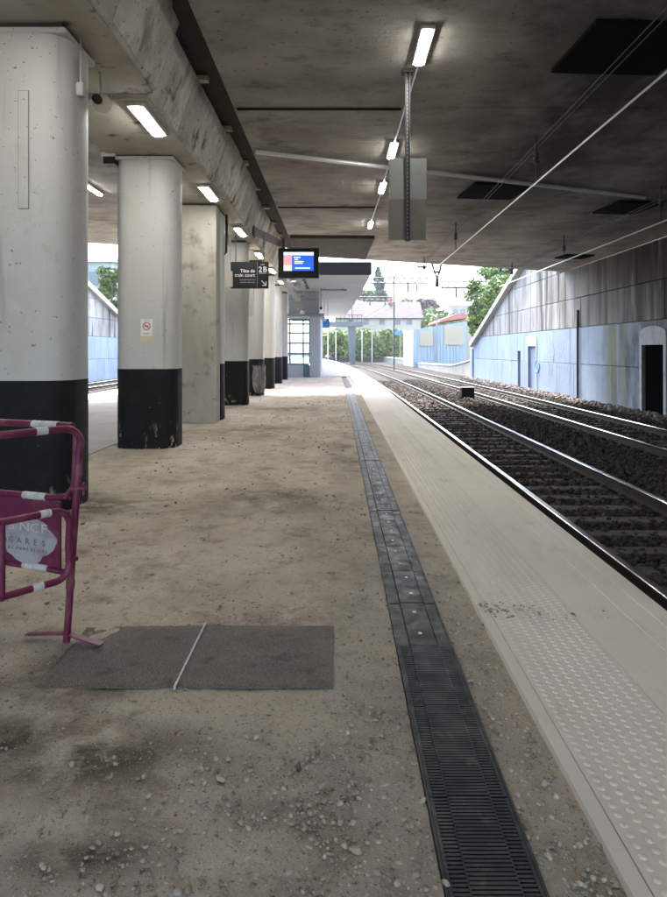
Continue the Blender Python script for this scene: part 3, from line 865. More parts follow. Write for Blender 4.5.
# wall on the other side of the tracks behind the columns
LWX = -16.3
WL = thing('abutment_wall', (LWX, 25, -0.75), 'pale blue painted wall with sloping coping seen between the two nearest columns', 'wall')
def top_line_l(p): return (3.95 + EYE - (p[0] - 43.4) * 0.27) - p[1]
MB().prism([(-8, -1.1), (60, -1.1), (60, 0.85), (43.4, 5.2), (38, 5.9), (-8, 5.9)], LWX - 1.0, LWX - 0.45, 'x').build('backing', m_joint, WL)
for ci, (z0, z1, blue) in enumerate(courses):
    y = 20.0 + (ci % 2) * 0.6
    while y < 60:
        y2 = y + random.choice((1.2, 1.5))
        poly = clip_poly([(y + .01, z0), (y2 - .01, z0), (y2 - .01, z1), (y + .01, z1)], top_line_l)
        if len(poly) > 2:
            MB().prism(poly, LWX - 0.46, LWX + random.uniform(0, 0.01), 'x').build('wall_panel', m_wall_blue if blue else m_wall_top, WL)
        y = y2
MB().prism([(-8, -0.75), (20, -0.75), (20, 4.88), (-8, 4.88)], LWX - 0.46, LWX, 'x').build('wall_panel', m_wall_blue, WL)
MB().prism([(38, 5.35 + 5.4 * .27), (60, 5.35 - 16.6 * .27), (60, 5.35 - 16.6 * .27 + 0.35), (38, 5.35 + 5.4 * .27 + .35)], LWX - 1.6, LWX + 0.25, 'x').build('sloped_coping', m_coping_stone, WL)

# embankments behind the wing walls
def bank(name, x0, x1, sgn):
    ys = np.arange(26, 75, 1.5); xs = np.linspace(0, 1, 14)
    A, B = np.meshgrid(xs, ys)
    top = np.clip(5.6 - (B - 36) * 0.31, -1.1, 5.6)
    Z = top - 0.1 + (fbm(A * 5, B * .3, 9) - .5) * .5 - 0.2 + A * 1.5 * (top > -1)
    X = x0 + (x1 - x0) * A
    vs = np.stack([X, B, Z], -1).reshape(-1, 3)
    nn = len(xs); i = np.arange(len(ys) - 1)[:, None] * nn + np.arange(nn - 1)[None]
    fs = np.stack([i, i + 1, i + nn + 1, i + nn], -1).reshape(-1, 4)
    tag(np_mesh(name, vs, fs, m_grass, smooth=True), kind='structure')
bank('embankment', 11.05, 30, 1)
bank('embankment', -17.4, -40, -1)

# =================================================================== TRACKS
RZ = -0.42                      # top of rail
SLEEPER = MB().bb(-1.25, 1.25, -0.13, 0.13, -0.12, 0.0).mesh('sleeper', m_sleeper, bevel=0.02, seg=1)
FASTS = []
for rx in (-0.7525, 0.7525):
    fm = MB().bb(rx - 0.14, rx + 0.14, -0.085, 0.085, -0.004, 0.0125)
    for sx in (-0.105, 0.105):
        fm.bb(rx + sx - 0.03, rx + sx + 0.03, -0.05, 0.05, 0.0122, 0.045)
    FASTS.append(fm.mesh('fastening', m_clip))

def rail_prof(n):
    t = RZ
    return [(n - .07, t - .155), (n - .07, t - .14), (n - .012, t - .125), (n - .010, t - .05), (n - .034, t - .038), (n - .036, t - .012), (n - .030, t - .001),
            (n + .030, t - .001), (n + .036, t - .012), (n + .034, t - .038), (n + .010, t - .05), (n + .012, t - .125), (n + .07, t - .14), (n + .07, t - .155)]

def track(nc, label, s0, s1, sl0, sl1):
    T = thing('railway_track', (nc, 0, -0.7), label, 'track')
    spine = list(np.arange(s0, 22, 6.0)) + list(np.arange(22, s1, 3.0))
    for sg in (-1, 1):
        n = nc + sg * 0.7525
        ra = MB().sweep(rail_prof(n), spine).build('rail', m_rail, T)
        ra2 = MB().sweep([(n - .035, RZ - 0.006), (n - .028, RZ + .0015), (n + .028, RZ + .0015), (n + .035, RZ - 0.006)], spine).build('running_surface', m_rail_top, ra)
    s = sl0
    while s < sl1:
        c = P(nc, s, RZ - 0.168)
        o = link_mesh('sleeper', SLEEPER, T, Vector(c) - Vector(T.location) + Vector((0, 0, random.uniform(-.012, .004))))
        o.rotation_euler = (0, 0, random.uniform(-0.012, 0.012) + math.atan2(curve(s + 1) - curve(s), 1) * -1)
        if s < 48:
            for fm in FASTS:
                link_mesh('fastening', fm, o, (0, 0, 0))
        s += 0.6
    return T
track(3.21, 'railway track nearest the platform edge, with bright worn rails on dark ballast', -14, 240, 3.0, 75)
track(6.85, 'second railway track, running beside the blue painted wall', -14, 240, 8.0, 75)
track(-9.6, 'railway track behind the columns, on the far side of the platform', -14, 120, 16.0, 40)
track(-13.2, 'track at the foot of the blue wall seen between the columns', -14, 120, 22.0, 46)

# ballast stones in view
def scatter(area, dens, size, seed):
    n0, n1, s0, s1 = area
    rg = np.random.default_rng(seed)
    k = int((n1 - n0) * (s1 - s0) * dens)
    n = rg.uniform(n0, n1, k); s = rg.uniform(s0, s1, k)
    keep = (n < 0.70 * s + 0.9)
    n, s = n[keep], s[keep]
    cv = np.array([curve(q) for q in s])
    for rx in (3.21 - .7525, 3.21 + .7525, 6.85 - .7525, 6.85 + .7525):
        ok = np.abs(n - rx) > 0.10
        n, s, cv = n[ok], s[ok], cv[ok]
    # stones lie lower on sleepers so those stay readable
    z = np.full(len(n), -0.605) + rg.uniform(-0.012, 0.02, len(n))
    for nc, sl0 in ((3.21, 3.0), (6.85, 8.0)):
        on = (np.abs(n - nc) < 1.25) & (np.abs(((s - sl0 + 0.3) % 0.6) - 0.3) < 0.125)
        drop = on & (rg.random(len(n)) < 0.78)
        n, s, cv, z = n[~drop], s[~drop], cv[~drop], z[~drop]
    mid = np.exp(-((n - 5.03) / 0.55) ** 2) * 0.10
    pts = np.stack([n + cv, s, z + mid], 1)
    return pts, rg.uniform(size * 0.6, size * 1.25, len(n)), rg
pts, szs, tn = [], [], []
for ar, de, sz, sd_ in (((1.8, 6.2, 3.4, 12), 420, 0.034, 1), ((1.8, 9.9, 12, 22), 170, 0.042, 2), ((1.8, 9.9, 22, 44), 60, 0.055, 3)):
    p, q, rg = scatter(ar, de, sz, sd_)
    pts.append(p); szs.append(q); tn.append(grey_tints(len(p), 0.35, 1.6, 0.14, rg))
v, f, t = stone_mesh(np.concatenate(pts), np.concatenate(szs), np.concatenate(tn), 0.75)
tag(np_mesh('ballast_gravel', v, f, m_ballast, tint=t), 'dark crushed stone ballast filling the tracks', 'ballast', kind='stuff')

# rubble along the foot of the abutment wall
rg = np.random.default_rng(77)
k = 1500
n = 9.9 - np.abs(rg.normal(0, 0.45, k)); s = rg.uniform(17, 50, k)
pts = np.stack([n, s, np.full(k, -0.60) + rg.uniform(0, .06, k)], 1)
v, f, t = stone_mesh(pts, rg.uniform(.03, .09, k), grey_tints(k, 2.5, 6.5, .06, rg), .7)
tag(np_mesh('wall_foot_rubble', v, f, m_ballast, tint=t), 'pale rubble along the foot of the blue wall', 'rubble', kind='stuff')

# trackside cabinet
cb = thing('trackside_box', (5.28, 27, -0.62), 'small black box standing between the two tracks', 'box')
MB().bb(5.02, 5.54, 26.8, 27.2, -0.50, -0.10).build('housing', m_black_plastic, cb, bevel=0.02)
MB().bb(5.06, 5.50, 26.84, 27.16, -0.66, -0.50).build('foot', m_dark_steel, cb)
MB().bb(5.00, 5.56, 26.78, 27.22, -0.099, -0.075).build('lid', m_dark_steel, cb, bevel=0.006)

# =================================================================== DRAIN
DR = thing('drainage_channel', (0.41, 2, -0.08), 'dark cast iron drainage channel running along the platform beside the pale edge', 'drain')
D0, D1 = 0.277, 0.543
strip('channel_bed', [(D0, -0.09), (D0, -0.055), (D1, -0.055), (D1, -0.09)], list(np.arange(-10, 22, 8)) + [22, 26, 30, 33, 36], m_pit, DR)
for nn in (D0, D1 - 0.008):
    strip('channel_rim', [(nn, -0.054), (nn, 0.001), (nn + 0.008, 0.001), (nn + 0.008, -0.054)], list(np.arange(-10, 22, 8)) + [22, 26, 30, 33, 36], m_cast, DR)
CL, CR = 0.345, 0.475           # raised middle strip
PIT = 0.531
BAR = MB().bb(CL, CR, -0.0046, 0.0046, -0.012, 0.004).mesh('bar', m_cast, (0.41, 0, 0))
BARL = MB().bb(D0 + 0.021, CL - 0.004, -0.0042, 0.0042, -0.012, -0.002).mesh('bar', m_cast, (0.41, 0, 0))
BARR = MB().bb(CR + 0.004, D1 - 0.021, -0.0042, 0.0042, -0.012, -0.002).mesh('bar', m_cast, (0.41, 0, 0))
joint_s = 3.135
edges_s = [joint_s + PIT * k for k in range(-6, 60)]
for a, b in zip(edges_s, edges_s[1:]):
    if b > 36: break
    c = curve((a + b) / 2)
    x0, x1 = D0 + 0.0095 + c, D1 - 0.0095 + c
    if b <= joint_s + 0.01:     # slotted gratings near the camera
        g = MB()
        dz = random.uniform(-0.001, 0.001)
        g.bb(x0, D0 + 0.020, a + .002, b - .002, -0.045, -0.001 + dz).bb(D1 - 0.020, x1, a + .004, b - .004, -0.045, -0.001 + dz)
        g.bb(D0 + .0205, D1 - .0205, a + .002, a + .006, -0.045, -0.014 + dz).bb(D0 + .0205, D1 - .0205, b - .006, b - .002, -0.045, -0.014 + dz)
        g.bb(CL - .003, CL - .0005, a + .007, b - .007, -0.04, 0.002 + dz).bb(CR + .0005, CR + .003, a + .007, b - .007, -0.04, 0.002 + dz)
        go = g.build('grating', m_cast, DR)
        off = Vector((0.41, 0, 0)) - Vector(world_loc(go))
        nb = 35
        for k in range(nb):
            y = a + 0.009 + k * (b - a - 0.018) / (nb - 1)
            if y < 0.1: continue
            link_mesh('bar', BAR, go, off + Vector((0, y, dz)))
            link_mesh('bar', BARL, go, off + Vector((0, y, dz)))
            link_mesh('bar', BARR, go, off + Vector((0, y, dz)))
    else:                       # solid covers further on
        dz = random.uniform(-0.0015, 0.0015)
        g = MB()
        g.bb(x0, CL - 0.004 + c, a + .004, b - .004, -0.04, -0.003 + dz).bb(CR + 0.004 + c, x1, a + .004, b - .004, -0.04, -0.003 + dz)
        go = g.build('cover_plate', m_cast, DR)
        MB().bb(CL + c, CR + c, a + .004, b - .004, -0.04, 0.003 + dz).build('raised_strip', m_cast, go, bevel=0.002, seg=1)
        for q in (0.25, 0.75):
            if b < 20:
                MB().box((0.41 + c + random.uniform(-.01, .01), a + (b - a) * q, 0.0045 + dz), (.016, .016, .003)).build('bolt', m_bolt, go)

# =================================================================== DARK MESH MATS
MT = thing('floor_mat', (-0.66, 3.06, 0), 'dusty dark mesh mat in two pieces lying on the dirt by the barrier foot', 'mat')
def mat_panel(x0, x1, y0, y1, bury, seed):
    nx_, ny_ = 26, 26
    A, B = np.meshgrid(np.linspace(x0, x1, nx_), np.linspace(y0, y1, ny_))
    A = A + (vnoise(A * 9, B * 9, seed) - .5) * .005; B = B + (vnoise(A * 8, B * 8, seed + 1) - .5) * .005
    Z = -0.0015 + (fbm(A * 4, B * 4, seed + 2) - .5) * .008 - bury * np.clip((-0.98 - A) / .3, 0, 1) * .010 - np.clip((2.79 - B) / .03, 0, 1) * .004 - np.clip((A + .05) / .03, 0, 1) * .003
    top = np.stack([A, B, Z], -1).reshape(-1, 3); bot = top - np.array([0, 0, .006])
    i = np.arange(ny_ - 1)[:, None] * nx_ + np.arange(nx_ - 1)[None]
    f1 = np.stack([i, i + 1, i + nx_ + 1, i + nx_], -1).reshape(-1, 4)
    rim = [k for k in range(nx_)] + [nx_ - 1 + k * nx_ for k in range(1, ny_)] + [nx_ * ny_ - 1 - k for k in range(1, nx_)] + [nx_ * (ny_ - 1) - k * nx_ for k in range(1, ny_)]
    n_ = nx_ * ny_
    f3 = np.array([(rim[k], rim[k + 1], rim[k + 1] + n_, rim[k] + n_) for k in range(len(rim) - 1)])
    np_mesh('mat_panel', np.concatenate([top, bot]), np.concatenate([f1, f1[:, ::-1] + n_, f3]), m_mat, MT)
mat_panel(-1.28, -0.686, 2.76, 3.37, 1.0, 201)
mat_panel(-0.676, -0.02, 2.76, 3.37, 0.0, 211)
MB().bb(-0.685, -0.677, 2.75, 3.40, -0.012, 0.003).build('joining_strip', m_tape, MT, label='thin white strip joining the two mats')

# =================================================================== LOOSE STONES ON THE PLATFORM
def near_stones(k, seed, f, smin, smax, lo, hi, clusters=None):
    rg = np.random.default_rng(seed)
    n = rg.uniform(-1.9, 0.27, k); s = 1.62 / (1 - rg.random(k) * 0.80)
    if clusters is not None:
        pr = clusters(n, s)
        keep = rg.random(k) < pr
        n, s = n[keep], s[keep]
    sz = smin + (smax - smin) * rg.random(len(n)) ** 4
    p = np.stack([n, s, -0.010 + sz * 0.15], 1)
    return p, sz, grey_tints(len(n), lo, hi, 0.10, rg)
def dens(n, s):
    d = np.exp(-((n - 0.13) / 0.22) ** 2 - ((s - 1.9) / 0.75) ** 2) * 1.2
    d += np.exp(-((n + 0.12) / 0.35) ** 2 - ((s - 2.05) / 0.35) ** 2) * 0.55
    d += np.exp(-((n - 0.2) / 0.12) ** 2) * 0.16 * (s < 6)
    d += 0.05 + 0.30 * (fbm(n * 2.2, s * 2.2, 91) > 0.57)
    d = np.where((n > -1.3) & (n < 0.0) & (s > 2.74) & (s < 3.4), d * 0.12, d)
    return np.clip(d, 0, 1)
a1 = near_stones(26000, 4, None, 0.0014, 0.010, 0.35, 1.0, dens)
a2 = near_stones(3000, 5, None, 0.003, 0.0140, 0.4, 1.05, lambda n, s: dens(n, s) ** 1.6)
rg = np.random.default_rng(15)
k = 1300                        # strip of soil between drain and edge, and spill across the pale edge
n = rg.uniform(0.55, 0.745, k); s = 1.5 / (1 - rg.random(k) * 0.75)
p3 = np.stack([n, s, np.full(k, -0.008)], 1); z3 = 0.0015 + 0.010 * rg.random(k) ** 4
k = 110
s4 = 3.55 + rg.normal(0, 0.05, k); n4 = 0.76 + np.abs(rg.normal(0, 0.22, k))
s4 = s4 - (n4 - 0.8) * 0.22
p4 = np.stack([n4, s4, np.full(k, 0.020)], 1); z4 = 0.0025 + 0.010 * rg.random(k) ** 3
k = 2600                        # sparse crumbs and clods out to the far columns
sm_ = rg.uniform(3.4, 20, k); nm_ = rg.uniform(-2.3, 0.26, k)
keep = rg.random(k) < np.clip((fbm(nm_ * 1.7, sm_ * 1.1, 61) - .38) * 3.2, .06, 1)
sm_, nm_ = sm_[keep], nm_[keep]
ok = ~((nm_ < -0.0) & (sm_ < 3.42))
sm_, nm_ = sm_[ok], nm_[ok]
p5 = np.stack([nm_, sm_, np.full(len(nm_), -.008)], 1); z5 = (.003 + .012 * rg.random(len(nm_)) ** 3) * (1 + sm_ * .03)
a1 = (np.concatenate([a1[0], p5]), np.concatenate([a1[1], z5]), np.concatenate([a1[2], grey_tints(len(p5), .2, .95, .12, rg)]))
allp = np.concatenate([a1[0], a2[0], p3, p4]); allz = np.concatenate([a1[1], a2[1], z3, z4])
allt = np.concatenate([a1[2], a2[2], grey_tints(len(p3), .4, 1.2, .1, rg), grey_tints(len(p4), .35, .85, .1, rg)])
v, f, t = stone_mesh(allp, allz, allt, 0.6)
tag(np_mesh('gravel', v, f, m_stone, tint=t), 'loose pale gravel scattered over the platform dirt', 'gravel', kind='stuff')

def stone(x, y, r, tint, label, flat=0.7, seed=0, sx=1.0):
    d = EYE * FPX / (y - VPY)
    X = (x - VPX) / FPX * d
    rg = np.random.default_rng(seed + 100)
    bm = bmesh.new(); bmesh.ops.create_icosphere(bm, subdivisions=2, radius=1)
    vs = np.array([tuple(q.co) for q in bm.verts]); fs = np.array([[q.index for q in fc.verts] for fc in bm.faces]); bm.free()
    dirs = rg.normal(0, 1, (11, 3)); dirs /= np.linalg.norm(dirs, axis=1)[:, None]
    for dd in dirs:             # chip flat facets
        h = vs @ dd; lim = rg.uniform(0.38, 0.68)
        vs = vs - np.clip(h - lim, 0, None)[:, None] * dd[None]
    r = r * .82
    vs = vs * np.array([r * sx, r, r * flat]) + np.array([0, 0, r * flat * 0.72])
    tt = np.tile(np.array([tint[0] * .78, tint[1] * .78, tint[2] * .78, 1.0]), (len(vs), 1))
    o = np_mesh('stone', vs, fs, m_stone, tint=tt)
    o.location = (X, d, -0.010)
    o.rotation_euler = (0, 0, rg.uniform(-.5, .5))
    return tag(o, label, 'stone', 'larger stones lying on the platform')
stone(298, 767, .023, (.13, .13, .14), 'dark grey stone lying on the dirt, darkest of the loose stones', .85, 1)
stone(221, 778, .026, (1.15, 1.1, 1.0), 'flat pale elongated stone left of the dark grey stone', .4, 2, 1.7)
stone(183, 799, .016, (1.2, 1.15, 1.08), 'pale pebble standing alone below the flat elongated stone', .8, 3)
stone(73, 763, .017, (1.1, 1.0, .85), 'small pale stone on the dark damp patch, leftmost of the bigger stones', .9, 4)
stone(47, 700, .019, (.85, .75, .62), 'tan stone just below the mat corner near the barrier', .7, 5)
stone(131, 652, .012, (.2, .19, .18), 'small dark clod lying on the mat', .7, 6)
stone(135, 700, .014, (.6, .5, .4), 'thin brown chip just in front of the mat', .35, 7, 1.8)
stone(290, 772, .013, (1.05, 1.0, .92), 'pale pebble touching the dark grey stone', .8, 8)
stone(423, 799, .020, (1.35, 1.32, 1.28), 'white stone against the drain edge', .7, 9)
stone(403, 818, .019, (.95, .92, .85), 'grey stone close to the drain below the white stone', .7, 10)
stone(355, 848, .022, (1.05, 1.0, .92), 'broad pale stone among the gravel at the bottom', .5, 11, 1.4)
stone(340, 822, .018, (.9, .85, .76), 'rounded beige stone in the gravel between the dark stone and the drain', .75, 12)
stone(385, 783, .017, (1.1, 1.06, 1.0), 'pale flat pebble above the rounded beige stone', .5, 13, 1.5)
stone(446, 884, .020, (1.1, 1.05, .98), 'pale stone beside the drain, lowest in the picture', .7, 14)

# =================================================================== COLUMNS
CXC = -2.81
def col_profile(hw, hd, ch, seg=4):
    out = []
    for (sx, sy) in ((1, -1), (1, 1), (-1, 1), (-1, -1)):
        cx, cy = sx * (hw - ch), sy * (hd - ch)
        a0 = {(1, -1): -90, (1, 1): 0, (-1, 1): 90, (-1, -1): 180}[(sx, sy)]
        for k in range(seg + 1):
            th = R(a0 + 90 * k / seg)
            out.append((cx + ch * math.cos(th), cy + ch * math.sin(th)))
    return out
prof = col_profile(0.44, 0.36, 0.24)
BANDH = 1.14
def shade_auto(o):
    me = o.data
    me.polygons.foreach_set('use_smooth', [True] * len(me.polygons))
    me.set_sharp_from_angle(angle=R(42))
col0 = thing('concrete_column', (CXC, 6.10, -0.02), 'nearest white and black painted column, cut by the frame behind the magenta barrier', 'column', 'row of columns along the platform')
def cpt(pr): return [(CXC + a, 6.10 + b) for a, b in pr]
o = MB().prism(cpt(prof), BANDH, 4.17).build('shaft', m_white_paint, col0); shade_auto(o)
o = MB().prism(cpt(col_profile(0.442, 0.362, 0.24)), -0.03, BANDH - 0.001).build('dark_base_band', m_black_paint, col0); shade_auto(o)
MB().bb(CXC - .44, CXC + .44, 6.10 - .36, 6.10 + .36, 4.171, 4.225).build('capital', m_white_paint, col0, bevel=0.02)
MB().bb(CXC - .40, CXC + .40, 6.10 - .33, 6.10 + .33, 4.226, 4.30).build('bearing_pad', m_dark_shade, col0)
labels = ['', 'white and black column carrying the small no smoking notice', 'third column, fronted by a bare unpainted concrete casing',
          'fourth column, just behind the hanging platform sign', 'fifth column, with the rubbish bag at its foot',
          'sixth column of the row, next beyond the rubbish bag', 'seventh column, lit bluish by daylight', 'last column of the row, beside the glass shelter']
cols = [col0]
for i in range(1, 8):
    y = 6.10 + 3.80 * i
    cols.append(clone(col0, (CXC + curve(y) * 0.8 + (-0.02 * max(0, i - 3)), y, -0.02), labels[i]))
# cover plate on the first, bare casing on the third
MB().bb(-2.775, -2.69, 5.732, 5.742, 2.64, 3.66).build('cover_plate', m_white_paint, cols[0], bevel=0.002, seg=1)
MB().bb(-2.780, -2.685, 5.7395, 5.741, 2.635, 3.665).build('cover_seam', m_dark_shade, cols[0])
o = MB().bb(-3.17, -2.385, 12.93, 13.36, -0.03, 4.262).build('bare_casing', m_bare, cols[2], bevel=0.03)

# =================================================================== LAMPS
def tube_lamp(x, y, z, length, label, wd=0.10):
    L_ = thing('tube_lamp', (x, y, z), label, 'lamp', 'lit tube lamps under the bridge')
    MB().bb(x - wd * .80, x + wd * .80, y - length / 2 - .035, y + length / 2 + .035, z - .045, z).build('housing', m_lamp_body, L_, bevel=0.01, seg=1)
    MB().bb(x - wd * .42, x + wd * .42, y - length / 2, y + length / 2, z - .066, z - .046).build('diffuser', m_lamp, L_, bevel=0.012)
    return L_
lampsR = [(0.97, 7.53), (0.94, 11.4), (0.94, 14.0), (0.89, 18.1)]
names = ['nearest ceiling lamp, above the hanging grey sign plates', 'second ceiling lamp over the platform, left of the grey sign plates',
         'third ceiling lamp over the platform, beside the lower sign plate', 'farthest ceiling lamp, smallest in the row over the platform']
for (x, y), lb in zip(lampsR, names):
    tube_lamp(x, y, ZC, 0.85, lb)
for i, lb in enumerate(['large slanting lamp under the beam between the first and second columns', 'lamp under the beam between the second and third columns',
                        'lamp under the beam just above the hanging platform sign', 'lamp under the beam seen right above the number on the sign',
                        'lamp under the beam showing between sign and screen', 'most distant lamp under the beam, behind the screen']):
    y = 8.06 + 3.8 * i
    tube_lamp(-2.32 + curve(y), y, 4.262 if i else 4.242, 1.0, lb, 0.13)
tube_lamp(-2.32, 4.3, 4.26, 1.0, 'lamp under the nearest beam above the frame')
tube_lamp(-5.25, 14.1, ZC, 1.0, 'lamp on the ceiling behind the columns, seen between the first two')
tube_lamp(-5.25, 7.0, ZC, 1.0, 'lamp on the ceiling behind the nearest column')
tube_lamp(0.97, 1.5, ZC, 0.85, 'ceiling lamp over the platform above the frame')
# conduit joining the ceiling lamps
CD = thing('lamp_conduit', (0.95, 12, ZC - .035), 'thin steel conduit on the ceiling joining the row of lamps', 'conduit')
for a, b in zip(lampsR, lampsR[1:]):
    MB().tube([(a[0], a[1] + .48, ZC - .035), (b[0], b[1] - .48, ZC - .035)], 0.013, 6).build('conduit_length', m_galv, CD, smooth=True)
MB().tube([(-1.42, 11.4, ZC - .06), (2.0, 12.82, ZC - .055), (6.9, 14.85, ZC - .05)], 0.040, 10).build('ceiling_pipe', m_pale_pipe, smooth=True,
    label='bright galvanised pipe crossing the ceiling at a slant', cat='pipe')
for (y, x1, lb) in ((9.50, 0.93, 'black cable crossing the ceiling to the first conduit length'), (16.0, 0.90, 'black cable crossing the ceiling near the third lamp')):
    MB().tube([(-1.45, y, ZC - .02), (x1 - 0.02, y, ZC - .02)], 0.018, 6).build('ceiling_cable', m_black_plastic, label=lb, cat='cable')

# =================================================================== HANGING PLATES ON A PERFORATED POST
HP = thing('hanging_sign_plates', (0.87, 8.25, 2.79), 'two grey sign backs on a dark perforated post hanging from the ceiling', 'sign')
MB().bb(0.645, 1.112, 8.27, 8.285, 3.305, 3.815).build('upper_plate', m_plate_a, HP, bevel=0.003, seg=1)
MB().bb(0.632, 1.100, 8.27, 8.285, 2.79, 3.300).build('lower_plate', m_plate_b, HP, bevel=0.003, seg=1)
po = MB().bb(0.835, 0.848, 8.20, 8.268, 2.77, 4.86).bb(0.884, 0.897, 8.20, 8.268, 2.77, 4.86).bb(0.8485, 0.8835, 8.235, 8.268, 2.77, 4.86).build('post', m_dark_steel, HP)
for k in range(40):
    MB().box((0.866, 8.2345, 2.82 + k * 0.05), (0.012, 0.002, 0.02)).build('slot', m_plate_a, po)
MB().bb(0.80, 0.93, 8.17, 8.30, 4.86, 4.898).build('ceiling_bracket', m_dark_steel, HP)

# =================================================================== PLATFORM SIGN "2B"
def from_px(x, y, d): return at(x, y, d)
SD = 16.4
x0, _, zt = at(231, 262, SD); x1, _, zb = at(268.5, 288.5, SD)
SG = thing('platform_sign', ((x0 + x1) / 2, SD, zb), 'black hanging sign reading Tête de train court with 2B and an arrow', 'sign')
MB().bb(x0, x1, SD - .04, SD + .04, zb, zt).build('panel', m_sign_black, SG, bevel=0.006, seg=1)
xm = x0 + (x1 - x0) * 0.70
MB().bb(xm, xm + .006, SD - .044, SD - .041, zb, zt).build('divider', m_grey_steel, SG)
yf = SD - .042
H_ = zt - zb; W_ = x1 - x0
text('Tête de', 0.115, (xm - .05, yf, zb + H_ * .60), m_sign_text, SG, align='RIGHT', bold=0.001)
text('train court', 0.115, (xm - .05, yf, zb + H_ * .44), m_sign_text, SG, align='RIGHT', bold=0.001)
for row, words in enumerate(((5, 5, 6, 4), (8, 3, 4, 5))):     # two lines of print too small to read
    xx = xm - .05
    for wl in reversed(words):
        for q in range(wl):
            hh = random.choice((.018, .024, .03))
            MB().bb(xx - .015, xx - .004, yf - .001, yf, zb + H_ * (.30 - row * .095), zb + H_ * (.30 - row * .095) + hh).build('small_letter', m_sign_dim, SG)
            xx -= .0165
        xx -= .014
for ch, off_ in (('2', -.058), ('B', .058)):
    text(ch, 0.185, ((xm + x1) / 2 + off_, yf, zb + H_ * .62), m_sign_text, SG, name='numeral', align='CENTER', bold=0.003)
text('VOIE', 0.046, ((xm + x1) / 2, yf, zb + H_ * .87), m_sign_text, SG, align='CENTER')
MB().bb(xm + .05, x1 - .04, yf - .001, yf, zb + H_ * .56, zb + H_ * .575).build('underline', m_sign_text, SG)
ax, az = (xm + x1) / 2 + .03, zb + H_ * .20
ar = MB()
ar.box((ax, yf, az), (.17, .003, .020), (0, R(45), 0))
ar.box((ax + .055, yf - .001, az - .01 + .0), (.020, .003, .10), (0, 0, 0)).box((ax + .012, yf - .0015, az - .057), (.10, .003, .020))
ar.build('arrow', m_sign_text, SG)
for xx in (x0 + .12, x1 - .12):
    MB().tube([(xx, SD, zt - .01), (xx, SD, 4.30)], 0.014, 6).build('hanger', m_dark_steel, SG)

# =================================================================== INFORMATION SCREEN
SD2 = 17.6
x0, _, zt = at(278, 248, SD2); x1, _, zb = at(319, 278, SD2)
IS = thing('information_screen', ((x0 + x1) / 2, SD2, zb), 'lit departure screen in a thick black case on a grey arm', 'screen')
MB().bb(x0, x1, SD2, SD2 + .16, zb, zt).build('case', m_black_plastic, IS, bevel=0.012)
a0, a1, b0, b1 = x0 + (x1 - x0) * .14, x0 + (x1 - x0) * .87, zb + (zt - zb) * .24, zb + (zt - zb) * .86
def rect(u0, u1, w0, w1, m, name, lift):
    X0, X1 = a0 + (a1 - a0) * u0, a0 + (a1 - a0) * u1
    Z0, Z1 = b0 + (b1 - b0) * w0, b0 + (b1 - b0) * w1
    MB().bb(X0, X1, SD2 - lift, SD2 - .0005, Z0, Z1).build(name, m, IS)
rect(0, 1, 0, 1, m_screen_blue, 'display', .002)
rect(0, 1, .84, 1, m_screen_white, 'header_bar', .003)
rect(0, .27, .30, .80, m_screen_red, 'red_field', .003)
rect(0, .27, .0, .29, m_screen_cyan, 'pale_field', .003)
for (u0, u1, w_) in ((.34, .56, .70), (.36, .48, .58), (.36, .66, .47), (.36, .63, .38)):
    rect(u0, u1, w_, w_ + .05, m_screen_white, 'text_line', .003)
rect(.38, .88, .11, .18, m_screen_cyan, 'ticker_line', .003)
for z_ in (zb + .45, ):
    pass
am = MB(); p0 = Vector((-2.12, 16.5, 4.42)); p1 = Vector((-1.50, 17.9, 4.27))
dvv = (p1 - p0); ang = math.atan2(dvv.y, dvv.x)
am.box((p0 + p1) / 2, (dvv.length, .07, .20), (0, R(5), ang))
am.build('arm', m_grey_steel, IS, bevel=0.01, seg=1)
MB().bb(-2.115, -2.08, 16.30, 16.62, 4.25, 4.72).build('wall_plate', m_dark_steel, IS)
MB().bb(-1.50, -1.42, SD2 + .02, SD2 + .14, zt - .002, 4.40).build('drop_post', m_dark_steel, IS)

# =================================================================== SMALL FITTINGS
# horn loudspeaker and box on the first column
LS = thing('horn_loudspeaker', (-2.33, 6.95, 3.85), 'beige horn loudspeaker fixed beside the nearest column under the beam', 'loudspeaker')
hp = [(0.035, 0), (0.04, .05), (0.055, .10), (0.085, .15), (0.09, .155)]
hb = MB(); c0 = Vector((-2.40, 6.72, 3.90)); dirv = Vector((0.30, -0.80, -0.22)).normalized()
hb.tube([c0 + dirv * t for r, t in hp], [r for r, t in hp], 14)
hb.build('horn', m_beige_plastic, LS, smooth=True)
MB().tube([c0 + dirv * .13 + Vector((-.04, 0, .035)), c0 + dirv * .24 + Vector((-.06, 0, .05))], .045, 12).build('driver', m_black_plastic, LS, smooth=True)
MB().tube([c0, c0 + Vector((-.03, .02, .345))], .012, 6).build('bracket', m_galv, LS)
def small_box(x, y, z, sx, sy, sz, label, m=m_beige_plastic):
    B_ = thing('junction_box', (x, y, z - sz / 2), label, 'junction box', 'small boxes on the columns')
    MB().box((x, y, z), (sx, sy, sz)).build('housing', m, B_, bevel=0.008)
    MB().box((x, y - sy / 2 - .003, z), (sx * .8, .005, sz * .8)).build('lid', m, B_)
    MB().tube([(x, y, z + sz / 2), (x, y, 4.27)], .010, 6).build('conduit', m_galv, B_)
small_box(-2.345, 6.02, 3.78, .07, .08, .12, 'small white box on the edge of the nearest column', m_lamp_body)
small_box(-2.33, 13.9, 3.72, .14, .14, .20, 'beige box with cables on the bare third column')
small_box(-2.33, 14.2, 2.95, .12, .10, .34, 'tall beige box half hidden behind the platform sign')
